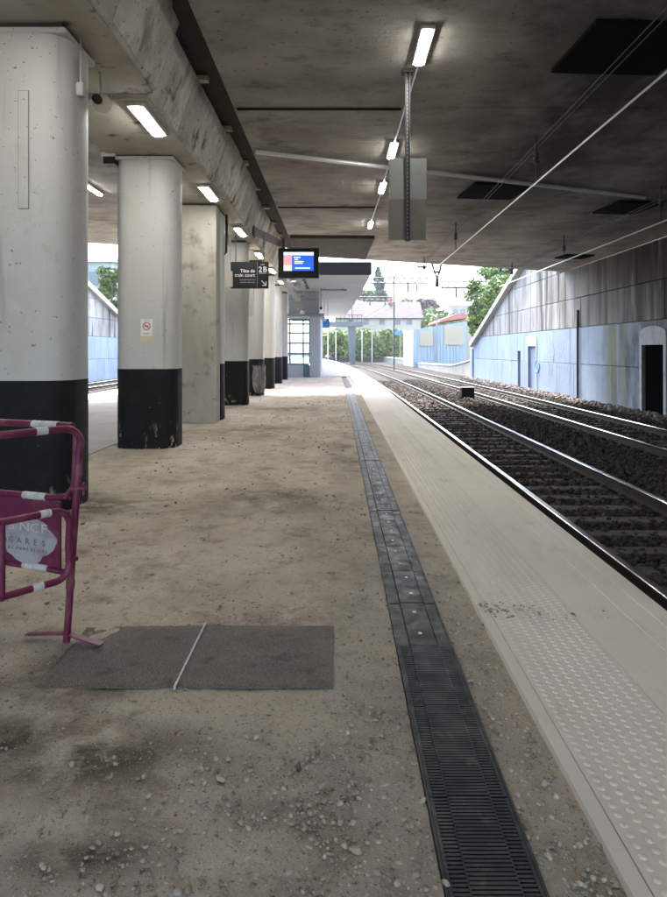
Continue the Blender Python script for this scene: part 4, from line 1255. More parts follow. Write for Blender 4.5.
CB = thing('cable_bundle', (-2.34, 13.75, 3.4), 'loose black cables hanging down the edge of the third column', 'cable')
for k in range(3):
    ph = k * .7
    MB().tube([(-2.335 + .018 * k, 13.72, 4.24), (-2.325 + .016 * k, 13.70, 3.85), (-2.33 + .03 * math.sin(ph), 13.68, 3.65), (-2.335 + .016 * k, 13.69, 3.45), (-2.36, 13.72, 3.40)], .009, 6).build('cable', m_black_plastic, CB, smooth=True)
# recessed dark bracket box left of the second column's top
DB = thing('bracket_box', (-3.30, 9.55, 4.1), 'small dark box under the beam at the second column top', 'box')
MB().bb(-3.38, -3.22, 9.50, 9.70, 4.10, 4.262).build('housing', m_black_plastic, DB, bevel=0.008)
MB().bb(-3.40, -3.20, 9.485, 9.498, 4.20, 4.262).build('flange', m_beige_plastic, DB)
# white narrow panel beside column four
NP = thing('white_panel', (-2.32, 17.75, 2.3), 'narrow white panel on the edge of the fourth column under the sign', 'panel')
MB().bb(-2.37, -2.27, 17.7, 17.73, 2.35, 3.08).build('face', m_paper, NP)
MB().bb(-2.375, -2.265, 17.731, 17.75, 2.345, 3.085).build('back_frame', m_grey_steel, NP)

# no smoking notice
NS = thing('no_smoking_sign', (-2.73, 9.53, 1.5), 'small white no smoking notice with yellow slip on the second column', 'sign')
FY = 9.54 - .003
def pxr(x0, x1, y0, y1, d=9.535):
    p, q = at(x0, y1, d), at(x1, y0, d)
    return p[0], q[0], p[2], q[2]
X0, X1, Z0, Z1 = pxr(140.8, 152.5, 319, 336)
MB().bb(X0, X1, FY - .002, FY, Z0, Z1).build('notice', m_paper, NS)
YX0, YX1, YZ0, YZ1 = pxr(140, 152.5, 336.2, 342.5)
MB().bb(YX0, YX1, FY - .001, FY, YZ0, YZ1).build('yellow_slip', m_yellow_paper, NS)
cx, cz = (X0 + X1) / 2, Z0 + (Z1 - Z0) * .58
ring = MB(); rr = .058
for k in range(24):
    t0, t1 = 2 * math.pi * k / 24, 2 * math.pi * (k + 1) / 24
    ring.face([(cx + q * math.cos(tt), FY - .004, cz + q * math.sin(tt)) for q, tt in ((rr, t0), (rr, t1), (rr - .012, t1), (rr - .012, t0))])
ring.build('red_ring', m_red_ink, NS)
MB().box((cx, FY - .0045, cz), (.10, .001, .012), (0, R(45), 0)).build('red_bar', m_red_ink, NS)
MB().box((cx, FY - .0035, cz), (.07, .001, .012)).build('cigarette', m_black_ink, NS)
MB().box((cx - .005, FY - .0035, Z0 + .04), (.10, .001, .008)).box((cx - .005, FY - .0035, Z0 + .025), (.08, .001, .006)).box((cx, FY - .0035, Z1 - .02), (.10, .001, .006)).build('small_print', mat('grey_print', (.35, .35, .34)), NS)

# rubbish bag on a hoop at column five
TB = thing('rubbish_bag', (-2.50, 20.75, 0), 'clear rubbish bag hanging from a hoop at the fifth column', 'rubbish bag')
bag = MB(); prof_b = [(.05, .06), (.15, .10), (.19, .30), (.20, .60), (.19, .85), (.20, .93)]
nseg = 16
b0_ = len(bag.v)
for (r_, z_) in prof_b:
    for k in range(nseg):
        th = 2 * math.pi * k / nseg; rr_ = r_ * (1 + .10 * math.sin(5 * th + z_ * 9) + random.uniform(-.04, .04))
        bag.v.append((-2.48 + rr_ * math.cos(th), 20.75 + rr_ * .8 * math.sin(th), z_))
for i in range(len(prof_b) - 1):
    for k in range(nseg):
        bag.f.append((i * nseg + k, i * nseg + (k + 1) % nseg, (i + 1) * nseg + (k + 1) % nseg, (i + 1) * nseg + k)); bag.mi.append(0)
bag.f.append(tuple(range(nseg))[::-1]); bag.mi.append(0)
bag.build('bag', m_bag, TB, smooth=True)
vv, ff, tt = stone_mesh(np.array([(-2.48 + random.uniform(-.08, .08), 20.75 + random.uniform(-.06, .06), .16 + k * .05) for k in range(9)]), np.full(9, .07), np.ones((9, 3)), .8)
np_mesh('rubbish', vv, ff, m_bag_dark, TB)
MB().tube([(-2.48 + .205 * math.cos(t), 20.75 + .165 * math.sin(t), .94) for t in np.linspace(0, 2 * math.pi, 17)], .013, 6).build('hoop', m_dark_steel, TB, smooth=True)
MB().bb(-2.52, -2.44, 20.90, 20.95, -.02, 1.05).build('post', m_dark_steel, TB)

# =================================================================== MAGENTA BARRIER
def arc(c, r, a0, a1, u, v, n=7):
    return [Vector(c) + u * (r * math.cos(R(a0 + (a1 - a0) * k / n))) + v * (r * math.sin(R(a0 + (a1 - a0) * k / n))) for k in range(n + 1)]
Zv = Vector((0, 0, 1))
PB = Vector((-1.315, 3.20, -0.01)); PT = Vector((-1.245, 3.20, 1.03))
BA = thing('barrier', (-1.31, 3.2, 0), 'magenta tube barrier with rounded corner standing at the left on a flat foot', 'barrier')
uB = Vector((-0.63, -0.78, 0)).normalized()        # front section runs left towards the viewer
uA = Vector((-0.935, 0.355, 0)).normalized()       # rear section runs left away
def along(u, t, z): return Vector((PT.x, PT.y, 0)) + u * t + Zv * z
RT = 0.0172
post = [PB, PB + (PT - PB) * .45, PB + (PT - PB) * .90] + arc(along(uB, .085, .945), .085, 180, 90, uB, Zv)[1:] + [along(uB, .5, 1.03), along(uB, 1.25, 1.03)]
MB().tube(post, RT, 12).build('frame', m_magenta, BA, smooth=True)
loop = [along(uB, 1.25, .645), along(uB, .5, .645), along(uB, .13, .645)] + arc(along(uB, .13, .575), .07, 90, 180, uB, Zv, 6)[1:] \
    + [along(uB, .065, .47)] + arc(along(uB, .13, .385), .07, 180, 270, uB, Zv, 6) + [along(uB, .5, .315), along(uB, 1.25, .315)]
MB().tube(loop, RT * .95, 12).build('middle_loop', m_magenta, BA, smooth=True)
MB().tube([along(uB, 0.02, .40), along(uB, .075, .40)], .012, 8).build('lug', m_magenta, BA)
MB().tube([along(uB, .375, .30), along(uB, .375, .66)], RT * .9, 10).build('upright', m_magenta, BA, smooth=True)
MB().tube([along(uB, .375, .66), along(uB, .375, 1.02)], .002, 4)
for (t0, t1, z) in ((.17, .225, 1.03), (.50, .60, 1.03), (.155, .205, .645), (.44, .52, .645), (.19, .24, .315)):
    MB().tube([along(uB, t0, z), along(uB, t1, z)], RT + .0015, 12).build('white_band', m_tape, BA, smooth=True)
ft = MB(); c = Vector((-1.315, 3.20, 0))
for q, zz in ((Vector((-.215, .05, .004)), 0), (Vector((.195, -.07, .004)), 0)):
    e = c + q; m_ = c + Vector((0, 0, .028)); d_ = (e - m_); sd_v = Vector((-d_.y, d_.x, 0)).normalized() * .017
    up_ = Vector((0, 0, .007))
    ft.solid([m_ - sd_v, m_ + sd_v, e + sd_v, e - sd_v, m_ - sd_v + up_, m_ + sd_v + up_, e + sd_v + up_, e - sd_v + up_], [(0, 1, 2, 3), (4, 7, 6, 5), (0, 4, 5, 1), (1, 5, 6, 2), (2, 6, 7, 3), (3, 7, 4, 0)])
ft.build('foot', m_magenta, BA)
MB().tube([(PB + (PT - PB) * .715) + Vector((-.028, -.004, 0)), (PB + (PT - PB) * .715) + Vector((.045, -.004, 0.004))], .014, 8).tube(
          [(PB + (PT - PB) * .715) + Vector((.035, -.004, -.03)), (PB + (PT - PB) * .715) + Vector((.035, -.004, .03))], .007, 6).build('coupling', m_magenta, BA)
MB().tube([PB + (PT - PB) * q for q in (.25, .29)], RT + .004, 10).build('weld_collar', m_magenta, BA)

BP = thing('barrier', (-1.9, 3.45, 0), 'rear magenta barrier section carrying the scraped notice board', 'barrier')
MB().tube([along(uA, .05, 1.035), along(uA, 1.5, 1.035)], RT, 12).build('top_rail', m_magenta, BP, smooth=True)
mid = [along(uA, 1.5, .675), along(uA, .18, .675), along(uA, .09, .69), along(uA, .045, .74), along(uA, .035, .82), along(uA, .03, 1.0)]
MB().tube(mid, RT * .9, 12).build('middle_rail', m_magenta, BP, smooth=True)
MB().tube([along(uA, .05, .315), along(uA, .2, .32), along(uA, 1.5, .325)], RT * .9, 12).build('lower_rail', m_magenta, BP, smooth=True)
MB().tube([along(uA, 1.5, -.01), along(uA, 1.5, 1.035)], RT, 12).build('post', m_magenta, BP, smooth=True)
for (t0, t1, z) in ((.14, .30, 1.035), (.215, .36, .675), (.20, .36, .322), (.75, .9, 1.035)):
    MB().tube([along(uA, t0, z), along(uA, t1, z)], RT + .0015, 12).build('white_band', m_tape, BP, smooth=True)
nA = Vector((uA.y, -uA.x, 0)); nA = nA if nA.y < 0 else -nA
rotA = math.atan2(-uA.y, -uA.x)
def bpt(t, z, off=0.0): return along(uA, t, z) + nA * off
bd = MB(); bd.solid([bpt(.125, .335, .006), bpt(.80, .335, .006), bpt(.80, .66, .006), bpt(.125, .66, .006),
                     bpt(.125, .335, -.006), bpt(.80, .335, -.006), bpt(.80, .66, -.006), bpt(.125, .66, -.006)],
                    [(0, 1, 2, 3), (4, 7, 6, 5), (0, 4, 5, 1), (1, 5, 6, 2), (2, 6, 7, 3), (3, 7, 4, 0)])
bdo = bd.build('notice_board', m_magenta, BP)
sm = MB(); ring_p = []
for k in range(60):
    th = 2 * math.pi * k / 60
    r1 = 1 + .07 * math.sin(3 * th + 1) + .05 * math.sin(5 * th + 2) + .025 * math.sin(9 * th) + .015 * math.sin(17 * th)
    ring_p.append(bpt(.325 - .165 * r1 * math.cos(th), .455 + .118 * r1 * math.sin(th), .0075))
sm.face(ring_p); sm.build('scraped_patch', m_smudge, bdo)
tf = (R(90), 0, rotA)
for (word, size, t_, z_, m_t, pitch, wide) in (('SNCF', .062, .455, .497, m_board_text, .070, 1.5), ('GARES', .042, .455, .432, m_board_text2, .055, 1.1), ('&CONNEXIONS', .022, .458, .398, m_board_text2, .0245, 1.0)):
    for k, ch in enumerate(word):
        text(ch, size, bpt(t_ - k * pitch, z_, .009), m_t, bdo, name='letter', facing=tf, extrude=.0004, wide=wide)

# =================================================================== OVERHEAD LINE
ZW = 4.13
def wire(name, label, pts, r, m, seg=6):
    MB().tube(pts, r, seg).build(name, m, smooth=True, label=label, cat='wire')
BARC = thing('overhead_conductor', (3.21, 12, ZW), 'bright straight conductor bar hanging above the nearest track', 'conductor')
MB().bb(3.200, 3.220, -6, 27.6, ZW - .015, ZW + .015).build('bar', m_galv, BARC, bevel=0.008, seg=1)
def dropper(par, x, y, z0):
    MB().tube([(x, y, z0 + .03), (x, y, z0 + .30)], .012, 6).build('clamp', m_dark_steel, par)
    MB().tube([(x, y, z0 + .30), (x, y, z0 + .34), (x, y, z0 + .37), (x, y, z0 + .41), (x, y, z0 + .44), (x, y, z0 + .48)], [.03, .06, .03, .06, .03, .05], 10).build('insulator', m_dark_steel, par)
    MB().tube([(x, y, z0 + .48), (x, y, ZC + .01)], .018, 6).build('hanger', m_dark_steel, par)
for y in (3.5, 10.7, 18.0, 24.6):
    dropper(BARC, 3.21, y, ZW)
for (dx, dz) in ((-.10, .52), (.06, .60)):
    MB().tube([(3.21 + dx, -6, ZW + dz), (3.21 + dx, 27.8, ZW + dz)], .008, 5).build('support_wire', m_dark_steel, BARC)
BAR2 = thing('overhead_conductor', (6.85, 12, ZW), 'pale conductor bar above the second track, close to the blue wall', 'conductor')
MB().bb(6.84, 6.86, -6, 28.0, ZW - .016, ZW + .016).build('bar', m_galv, BAR2, bevel=0.006, seg=1)
for y in (8, 14, 20, 26):
    dropper(BAR2, 6.85, y, ZW)
for (dx, dz) in ((-.08, .42), (.06, .55)):
    MB().tube([(6.85 + dx, -6, ZW + dz), (6.85 + dx, 29.5, ZW + dz)], .010, 5).build('support_wire', m_dark_steel, BAR2)
for n_, s0, lb in ((3.21, 27.6, 'contact wire of the nearest track leaving the bridge'), (6.85, 29.5, 'contact wire of the second track leaving the bridge')):
    wire('contact_wire', lb, [P(n_, s, ZW + (s - s0) * .012 if s < 80 else ZW + .6) for s in np.arange(s0, 170, 6.0)], .012, m_dark_steel)
    wire('catenary_wire', lb.replace('contact', 'upper carrier'), [P(n_, s, 5.0 + min((s - s0) * .03, 1.0)) for s in np.arange(s0 + 1, 170, 6.0)], .012, m_dark_steel)
# v-shaped suspension at the bridge mouth
VS = thing('wire_suspension', at(437, 287, 27.2), 'v-shaped wire suspension with insulator hanging at the bridge mouth', 'suspension')
pa = [Vector(at(x, y, 27.2)) for x, y in ((431.5, 262), (434.5, 272), (441.5, 262), (439.5, 272), (437, 278), (437, 287))]
MB().tube([pa[0], pa[1]], .045, 6).build('rod', m_dark_steel, VS); MB().tube([pa[2], pa[3]], .045, 6).build('rod', m_dark_steel, VS)
MB().tube([pa[1] + Vector((-.04, 0, 0)), pa[3] + Vector((.04, 0, 0))], .05, 6).build('yoke', m_dark_steel, VS)
MB().tube([pa[1], pa[4]], .035, 6).build('stay', m_dark_steel, VS); MB().tube([pa[3], pa[4]], .035, 6).build('stay', m_dark_steel, VS)
MB().tube([pa[4], pa[5]], [.06, .08], 8).build('insulator', m_dark_steel, VS)
HB = thing('hanging_bracket', at(422, 267, 26.6), 'small dark bracket with insulators hanging below the bridge edge', 'bracket')
q0, q1, q2, q3 = [Vector(at(x, y, 26.6)) for x, y in ((417.5, 263.5), (417.5, 267), (426.5, 267), (426.5, 263.5))]
MB().tube([q0 + Vector((0, 0, .1)), q1], .025, 6).build('rod', m_dark_steel, HB); MB().tube([q3 + Vector((0, 0, .1)), q2], .025, 6).build('rod', m_dark_steel, HB)
MB().tube([q1, q2], .045, 8).build('crossbar', m_dark_steel, HB)
# second bracket at the wing wall
HB2 = thing('hanging_bracket', at(507, 272, 28.0), 'dark twin bracket under the bridge edge in front of the right-hand trees', 'bracket')
for x in (500.5, 509.5):
    a = Vector(at(x, 266, 28.2)); MB().tube([a + Vector((0, 0, .1)), a - Vector((0, 0, .22))], .06, 8).build('insulator', m_dark_steel, HB2)
MB().tube([Vector(at(499, 270.5, 28.2)), Vector(at(511, 270.5, 28.2))], .025, 6).build('crossbar', m_dark_steel, HB2)

m_mast = mat('mast_steel', (0.045, 0.05, 0.052), rough=.6)
def gantry(d, x0, x1, y, xpole, label, drops, pw=.06):
    G = thing('catenary_mast', (at(xpole, y, d)[0], d, -0.9), label, 'mast')
    a, b = Vector(at(x0, y, d)), Vector(at(x1, y, d))
    X = at(xpole, y, d)[0]
    MB().bb(X - pw, X + pw, d - pw, d + pw, -1.0, a.z + .8).build('pole', m_mast, G)
    g = MB().tube([a, b], .09, 6).tube([a + Vector((0, 0, .5)), b + Vector((0, 0, .5))], .07, 6)
    g.build('boom', m_mast, G)
    st = MB(); n_ = 8
    for k in range(n_):
        p_, q_ = a.lerp(b, k / n_), a.lerp(b, (k + 1) / n_)
        st.tube([p_, q_ + Vector((0, 0, .5))], .045, 4)
    st.build('lattice', m_mast, G)
    for xd in drops:
        t = Vector(at(xd, y, d)); MB().tube([t, t - Vector((0, 0, .9))], .09, 6).build('drop_tube', m_mast, G)
gantry(64, 369, 428, 283, 394, 'tall thin catenary mast with a boom over the tracks before the house', (408, 417))
gantry(105, 352, 395, 300, 352, 'farther catenary mast standing left of the house', (370, 385))
gantry(58, 441, 490, 287.5, 489, 'catenary boom reaching left out of the right-hand trees', (456,))

# =================================================================== CANOPY AND SHELTER BEYOND THE BRIDGE
CA = thing('platform_canopy', (-1.5, 45, 4.6), 'long pale boarded platform canopy with dark front fascia beyond the bridge', 'canopy')
s = 28.2
ss = list(np.arange(28.2, 64, 1.0))
for a, b in zip(ss, ss[1:]):     # soffit boards across the canopy
    z = 4.66
    c0, c1 = curve(a), curve(b)
    MB().solid([(-5.6 + c0, a + .01, z), (1.38 + c0, a + .01, z), (1.38 + c1, b - .01, z), (-5.6 + c1, b - .01, z),
                (-5.6 + c0, a + .01, z + .10), (1.38 + c0, a + .01, z + .10), (1.38 + c1, b - .01, z + .10), (-5.6 + c1, b - .01, z + .10)],
               [(0, 3, 2, 1), (4, 5, 6, 7), (0, 1, 5, 4), (1, 2, 6, 5), (2, 3, 7, 6), (3, 0, 4, 7)]).build('soffit_board', m_canopy, CA)
strip('roof_deck', [(-5.7, 4.762), (-5.7, 5.10), (1.36, 5.10), (1.36, 4.762)], ss[::3] + [64], m_fascia, CA)
MB().bb(-5.7 + curve(28), 1.43, 27.95, 28.19, 4.64, 5.18).build('front_fascia', m_fascia, CA, bevel=0.01)
strip('side_fascia', [(1.365, 4.70), (1.365, 5.16), (1.43, 5.16), (1.43, 4.70)], [28.2] + ss[3::3], m_canopy, CA)
MB().bb(-.9, .45, 33.9, 34.0, 4.50, 4.58).bb(-.72, -.68, 33.93, 33.97, 4.58, 4.658).bb(.2, .24, 33.93, 33.97, 4.58, 4.658).build('lamp_rail', m_grey_steel, CA)
for k in range(4):
    MB().tube([(-1.55, 30.0 + 1.2 * k, 4.66), (-1.55, 30.0 + 1.2 * k, 4.56)], [.05, .12], 10).build('spot_lamp', m_grey_steel, CA)

SH = thing('waiting_shelter', (-2.0, 35.5, 0), 'pale waiting shelter with dark gridded glazing at the end of the columns', 'shelter')
d = 35.5
def sx(x): return (x - VPX) / FPX * d
def sz(y): return EYE + (VPY - y) / FPX * d
MB().bb(sx(285), sx(324), d - .1, d + 6, sz(316.3), sz(313.5)).build('roof', m_grey_steel, SH, bevel=0.02)
MB().bb(sx(310), sx(319.5), d, d + .25, 0, sz(316.4)).build('pier', m_shelter_wall, SH, bevel=0.01)
MB().bb(sx(319.5), sx(320.3), d + .26, d + 5.8, 0.02, sz(316.4)).build('side_wall', m_shelter_wall, SH)
MB().bb(sx(280), sx(303), d + .05, d + .12, 0, sz(364.5)).build('kick_panel', m_shelter_wall, SH)
MB().bb(sx(303.2), sx(309.8), d - .02, d + .16, 0, sz(364.8)).build('door_base', m_frame_teal, SH)
xs_ = [280, 289.8, 303.2, 309.6]; ys_ = [319.5, 324, 333, 343.2, 353.8, 364.2]
for x in xs_:
    MB().bb(sx(x) - .035, sx(x) + .035, d + .03, d + .13, sz(364.2), sz(318.8)).build('mullion', m_frame_teal, SH)
for y in ys_:
    MB().bb(sx(280) + .04, sx(309.6) - .04, d + .04, d + .12, sz(y) - .04, sz(y) + .04).build('transom', m_frame_teal, SH)
for x0_, x1_ in zip(xs_, xs_[1:]):
    for y0_, y1_ in zip(ys_, ys_[1:]):
        MB().bb(sx(x0_) + .03, sx(x1_) - .03, d + .075, d + .085, sz(y1_) + .03, sz(y0_) - .03).build('pane', m_glass, SH)
MB().bb(sx(288), sx(306), d + 4.3, d + 4.9, .42, .50).build('bench', m_grey_steel, SH)
BX = thing('duct_box', (-2.0, 36.5, 3.46), 'pale blue box standing on the shelter roof under the canopy', 'box')
MB().bb(sx(287.5), sx(319), 36.2, 37.6, sz(313.4) + .01, 4.655).build('casing', m_shelter_wall, BX, bevel=0.02)
MB().bb(sx(287.5), sx(319), 36.19, 36.198, 4.2, 4.24).build('seam', m_grey_steel, BX)
DP = thing('downpipe', (-1.75, 31, 3.4), 'grey square downpipe slanting from the beam to the shelter roof', 'pipe')
p0, p1, p2 = [Vector(at(x, y, dd)) for x, y, dd in ((284, 278, 26.0), (298.5, 300, 31), (298.5, 314, 34.5))]
for a, b in ((p0, p1), (p1, Vector((p1.x, p1.y, p1.z - .55)))):
    MB().tube([a, b], .15, 4).build('pipe_length', m_grey_steel, DP)
MB().tube([p1 + Vector((0, 0, -.55)), Vector((p1.x, 35.6, 3.47))], .12, 4).build('pipe_length', m_grey_steel, DP)
for k in range(4):
    q = p0.lerp(p1, .2 + .22 * k) + Vector((.35, 0, .05))
    MB().tube([q, q + Vector((-.2, 0, -.03))], .05, 6).build('clip', m_grey_steel, DP)
BS = thing('hanging_sign', at(326, 328, 42), 'small blue-grey hanging sign beyond the shelter', 'sign')
a, b = at(322.5, 328, 42), at(329.5, 318.5, 42)
MB().bb(a[0], b[0], 42, 42.12, a[2], b[2]).build('panel', m_blue_sign, BS); MB().bb(a[0] + .1, a[0] + .13, 42.04, 42.08, b[2], 4.66).bb(b[0] - .13, b[0] - .1, 42.04, 42.08, b[2], 4.66).build('hanger', m_grey_steel, BS)
CM = thing('security_camera', at(321, 310, 34.5), 'small dark security camera on the canopy edge above the shelter', 'camera')
c = Vector(at(321, 308, 34.5)); MB().tube([c, c + Vector((0, 0, 4.655 - c.z))], .03, 6).build('stem', m_grey_steel, CM)
MB().tube([c + Vector((0, -.12, -.02)), c + Vector((0, .16, .03))], .075, 10).build('body', m_black_plastic, CM, smooth=True)

# =================================================================== FAR BUILDINGS
def facade(x0, x1, y0, y1, d, th): return at(x0, y1, d)[0], at(x1, y0, d)[0], at(x0, y1, d)[2], at(x1, y0, d)[2]
HO = thing('house', (10, 132, -1), 'long cream house with grey roof and shuttered windows beyond the tracks', 'house')
d = 130.0
HX0, HX1 = at(335, 0, d)[0], at(420.5, 0, d)[0]
ez = at(0, 318, d)[2]; rz = at(0, 303.5, d + 5)[2]
MB().prism([(d, -1.1), (d + 10, -1.1), (d + 10, ez), (d + 5, rz - .15), (d, ez)], HX0, HX1, 'x').build('walls', m_render, HO)
for sg in (0, 1):
    y0, y1 = (d - .5, d + 5) if sg == 0 else (d + 10.5, d + 5)
    z0, z1 = ez - .25, rz + .1
    MB().solid([(HX0, y0, z0), (HX1 + .5, y0, z0), (HX1 + .5, y1, z1), (HX0, y1, z1), (HX0, y0, z0 + .25), (HX1 + .5, y0, z0 + .25), (HX1 + .5, y1, z1 + .25), (HX0, y1, z1 + .25)],
               [(0, 3, 2, 1), (4, 5, 6, 7), (0, 1, 5, 4), (1, 2, 6, 5), (2, 3, 7, 6), (3, 0, 4, 7)]).build('roof', m_slate, HO)
for x in (350, 366, 382, 397.5, 409.3):
    for (y0, y1) in ((318.8, 325.2), (332, 338)):
        if y0 > 330 and x > 400: continue
        X0, X1, Z0, Z1 = facade(x - 2.6, x + 2.6, y0, y1, d, 0)
        wn = MB().bb(X0, X1, d - .12, d - .01, Z0, Z1).build('window', m_render, HO)
        MB().bb(X0 + .12, X1 - .12, d - .13, d - .121, Z0 + .1, Z1 - .1).build('pane', m_pane, wn)
        MB().bb(X0 - .05, X0 + .11, d - .16, d - .122, Z0 + .05, Z1 - .05).bb(X1 - .11, X1 + .05, d - .16, d - .122, Z0 + .05, Z1 - .05).build('shutter', m_shutter, wn)
MB().bb(HX1 - 6, HX1 - 5.1, d + 4.4, d + 5.4, rz - .5, rz + 1.3).build('chimney', m_red_roof, HO)
# blue station sign on posts
ST = thing('station_sign', at(397, 352, 112), 'small blue sign board on posts in front of the house hedge', 'sign')
X0, X1, Z0, Z1 = facade(393, 401, 330.5, 334.8, 112, 0)
MB().bb(X0, X1, 112, 112.1, Z0, Z1).build('board', m_blue_sign, ST)
for x in (X0 + .1, X1 - .1):
    MB().bb(x - .06, x + .06, 112.1, 112.2, -.9, Z1).build('post', m_grey_steel, ST)
# industrial shed with beige louvres
SHD = thing('industrial_shed', (12, 84, -1), 'blue grey corrugated shed with two beige louvred openings beside the tracks', 'shed')
d = 82.0
X0, X1, _, Z1 = facade(413, 466, 320, 364, d, 0)
zl, zr = at(0, 329.5, d)[2], at(0, 321.5, d)[2]
xs_ = np.linspace(X0, X1, 34)
for i, (a, b) in enumerate(zip(xs_, xs_[1:])):     # upright sheets
    za = zl + (zr - zl) * (i / 33); zb_ = zl + (zr - zl) * ((i + 1) / 33)
    MB().prism([(a + .01, -1.1), (b - .01, -1.1), (b - .01, zb_), (a + .01, za)], d - (.06 if i % 2 else 0), d + .3, 'y').build('cladding_sheet', m_metal_sheet, SHD)
MB().prism([(X0, -1.1), (X1, -1.1), (X1, zr - .05), (X0, zl - .05)], d + .31, d + 12, 'y').build('body', m_render, SHD)
for (x0, x1, y0, y1) in ((419.5, 433, 331, 346), (444, 463, 326, 345)):
    q0, q1, w0, w1 = facade(x0, x1, y0, y1, d, 0)
    lo = MB().bb(q0, q1, d - .16, d - .062, w0, w1).build('louvre_panel', m_beige_panel, SHD)
    for k in range(6):
        zz = w0 + (w1 - w0) * (k + .5) / 6
        MB().bb(q0 + .02, q1 - .02, d - .22, d - .161, zz - .1, zz + .06).build('slat', m_beige_panel, lo)
MB().prism([(X1 - 3.2, zr - .02), (X1 + 1.2, zr + .6), (X1 + 1.2, zr + .9), (X1 - 1.0, zr + 1.0), (X1 - 3.2, zr + .2)], d + .4, d + 11, 'y').build('red_roof', m_red_roof, SHD)
MB().prism([(X1 + .01, -1.1), (X1 + 5.5, -1.1), (X1 + 5.5, zr - 1), (X1 + 1.3, zr + .3), (X1 + .01, zr)], d + .6, d + 11, 'y').build('white_gable', m_render, SHD)
MB().bb(at(436, 0, d)[0], at(437, 0, d)[0], d - .4, d - .3, -1, zl + 1.8).build('post', m_grey_steel, SHD)
# distant flat-roofed block
AB = thing('apartment_block', (38, 190, -1), 'distant pale flat-roofed block left of the right-hand trees', 'building')
d = 190
X0, X1, Z0, Z1 = facade(449, 480, 306.5, 345, d, 0)
MB().bb(X0, X1, d, d + 12, -1.1, Z1).build('walls', m_render, AB); MB().bb(X0 - .4, X1 + .4, d - .4, d + 12.4, Z1, Z1 + .5).build('roof', m_canopy, AB)
for k in range(4):
    x = X0 + 1.2 + k * 2.1
    wn = MB().bb(x, x + 1.3, d - .15, d - .01, Z1 - 2.3, Z1 - .7).build('window', m_pane, AB)
# footbridge-like structure left of the house
m_fb = mat('footbridge_concrete', (0.13, 0.14, 0.15), rough=.9)
FB = thing('footbridge', (0, 96, -1), 'grey concrete footbridge with one pier beyond the shelter', 'footbridge')
d = 96
X0, X1, Z0, Z1 = facade(318, 363, 321.5, 326.5, d, 0)
MB().bb(X0, X1, d, d + 2.2, Z0, Z1).build('deck', m_fb, FB)
q0, q1, w0, w1 = facade(348, 356, 326.5, 350, d, 0)
MB().prism([(q0 + .3, -1), (q1 - .1, -1), (q1, w1), (q0, w1)], d + .4, d + 1.8, 'y').build('pier', m_fb, FB)
for k in range(11):
    x = X0 + .2 + k * (X1 - X0 - .4) / 10
    MB().bb(x - .04, x + .04, d, d + .08, Z1, Z1 + .9).build('railing_post', m_mast, FB)
MB().bb(X0, X1, d, d + .08, Z1 + .9, Z1 + .98).build('handrail', m_mast, FB)

# fence posts along the hedge
for k, (x, lb) in enumerate(((328, 'leftmost'), (336, 'second'), (362, 'third'), (372, 'fourth'), (404, 'fifth'))):
    d = 118; X = at(x, 0, d)[0]
    t_ = thing('lamp_post', (X, d, -.9), 'pale thin post by the far hedge, %s from the shelter' % lb if k else 'pale thin post by the far hedge, nearest to the shelter', 'post', 'thin posts along the far hedge')
    MB().tube([(X, d, -1), (X, d, at(0, 331, d)[2])], .09, 6).build('pole', m_galv, t_)
    MB().bb(X - .3, X + .3, d - .1, d + .1, at(0, 331, d)[2] - .02, at(0, 331, d)[2] + .1).build('head', m_galv, t_)

# building and tree behind the columns on the left
LB = thing('house', (-24, 62, 0), 'pale house seen through the gap between the first two columns', 'house')
d = 62.0
X0, X1, Z0, Z1 = facade(84, 112, 262, 340, d, 0)
MB().bb(X0 - 6, X1, d, d + 8, -1, Z1).build('walls', m_metal_sheet, LB)
MB().prism([(d - .5, Z1), (d + 8.5, Z1), (d + 4, Z1 + 2.0)], X0 - 6.5, X1 + .4, 'x').build('roof', m_canopy, LB)
for k in range(2):
    wn = MB().bb(X0 + .5 + 1.5 * k, X0 + 1.4 + 1.5 * k, d - .1, d - .01, Z1 - 2.2, Z1 - .9).build('window', m_pane, LB)

# =================================================================== TREES AND HEDGE
def foliage(clumps, n, leaf, mats, parent, name='crown', seed=0, drop=0.0):
    """n leaf-sized faces spread through the clumps (centre, radii)"""
    rg = np.random.default_rng(seed)
    vol = np.array([c[1][0] * c[1][1] * c[1][2] for c in clumps]) ** 0.75
    pick = rg.choice(len(clumps), n, p=vol / vol.sum())
    C = np.array([c[0] for c in clumps])[pick]; Rr = np.array([c[1] for c in clumps])[pick]
    u = rg.normal(0, 1, (n, 3)); u /= np.linalg.norm(u, axis=1)[:, None]
    rad = rg.random(n) ** 0.45
    c = C + u * rad[:, None] * Rr
    a = rg.normal(0, 1, (n, 3)); a[:, 2] *= .6; a /= np.linalg.norm(a, axis=1)[:, None]
    b = np.cross(a, rg.normal(0, 1, (n, 3))); b /= np.linalg.norm(b, axis=1)[:, None]
    s = leaf * rg.uniform(.6, 1.4, n)[:, None]
    v = np.stack([c - a * s, c - b * s * .55, c + a * s, c + b * s * .55], 1)
    g = rg.uniform(.55, 1.45, n)
    cl = rg.uniform(.7, 1.35, len(clumps))[pick]
    t = np.stack([g * cl * rg.uniform(.8, 1.3, n), g * cl, g * cl * rg.uniform(.7, 1.1, n), np.ones(n)], 1)
    t = np.repeat(t[:, None], 4, 1)
    f = np.arange(n * 4).reshape(-1, 4)
    return np_mesh(name, v.reshape(-1, 3), f, mats, parent, tint=t.reshape(-1, 4))

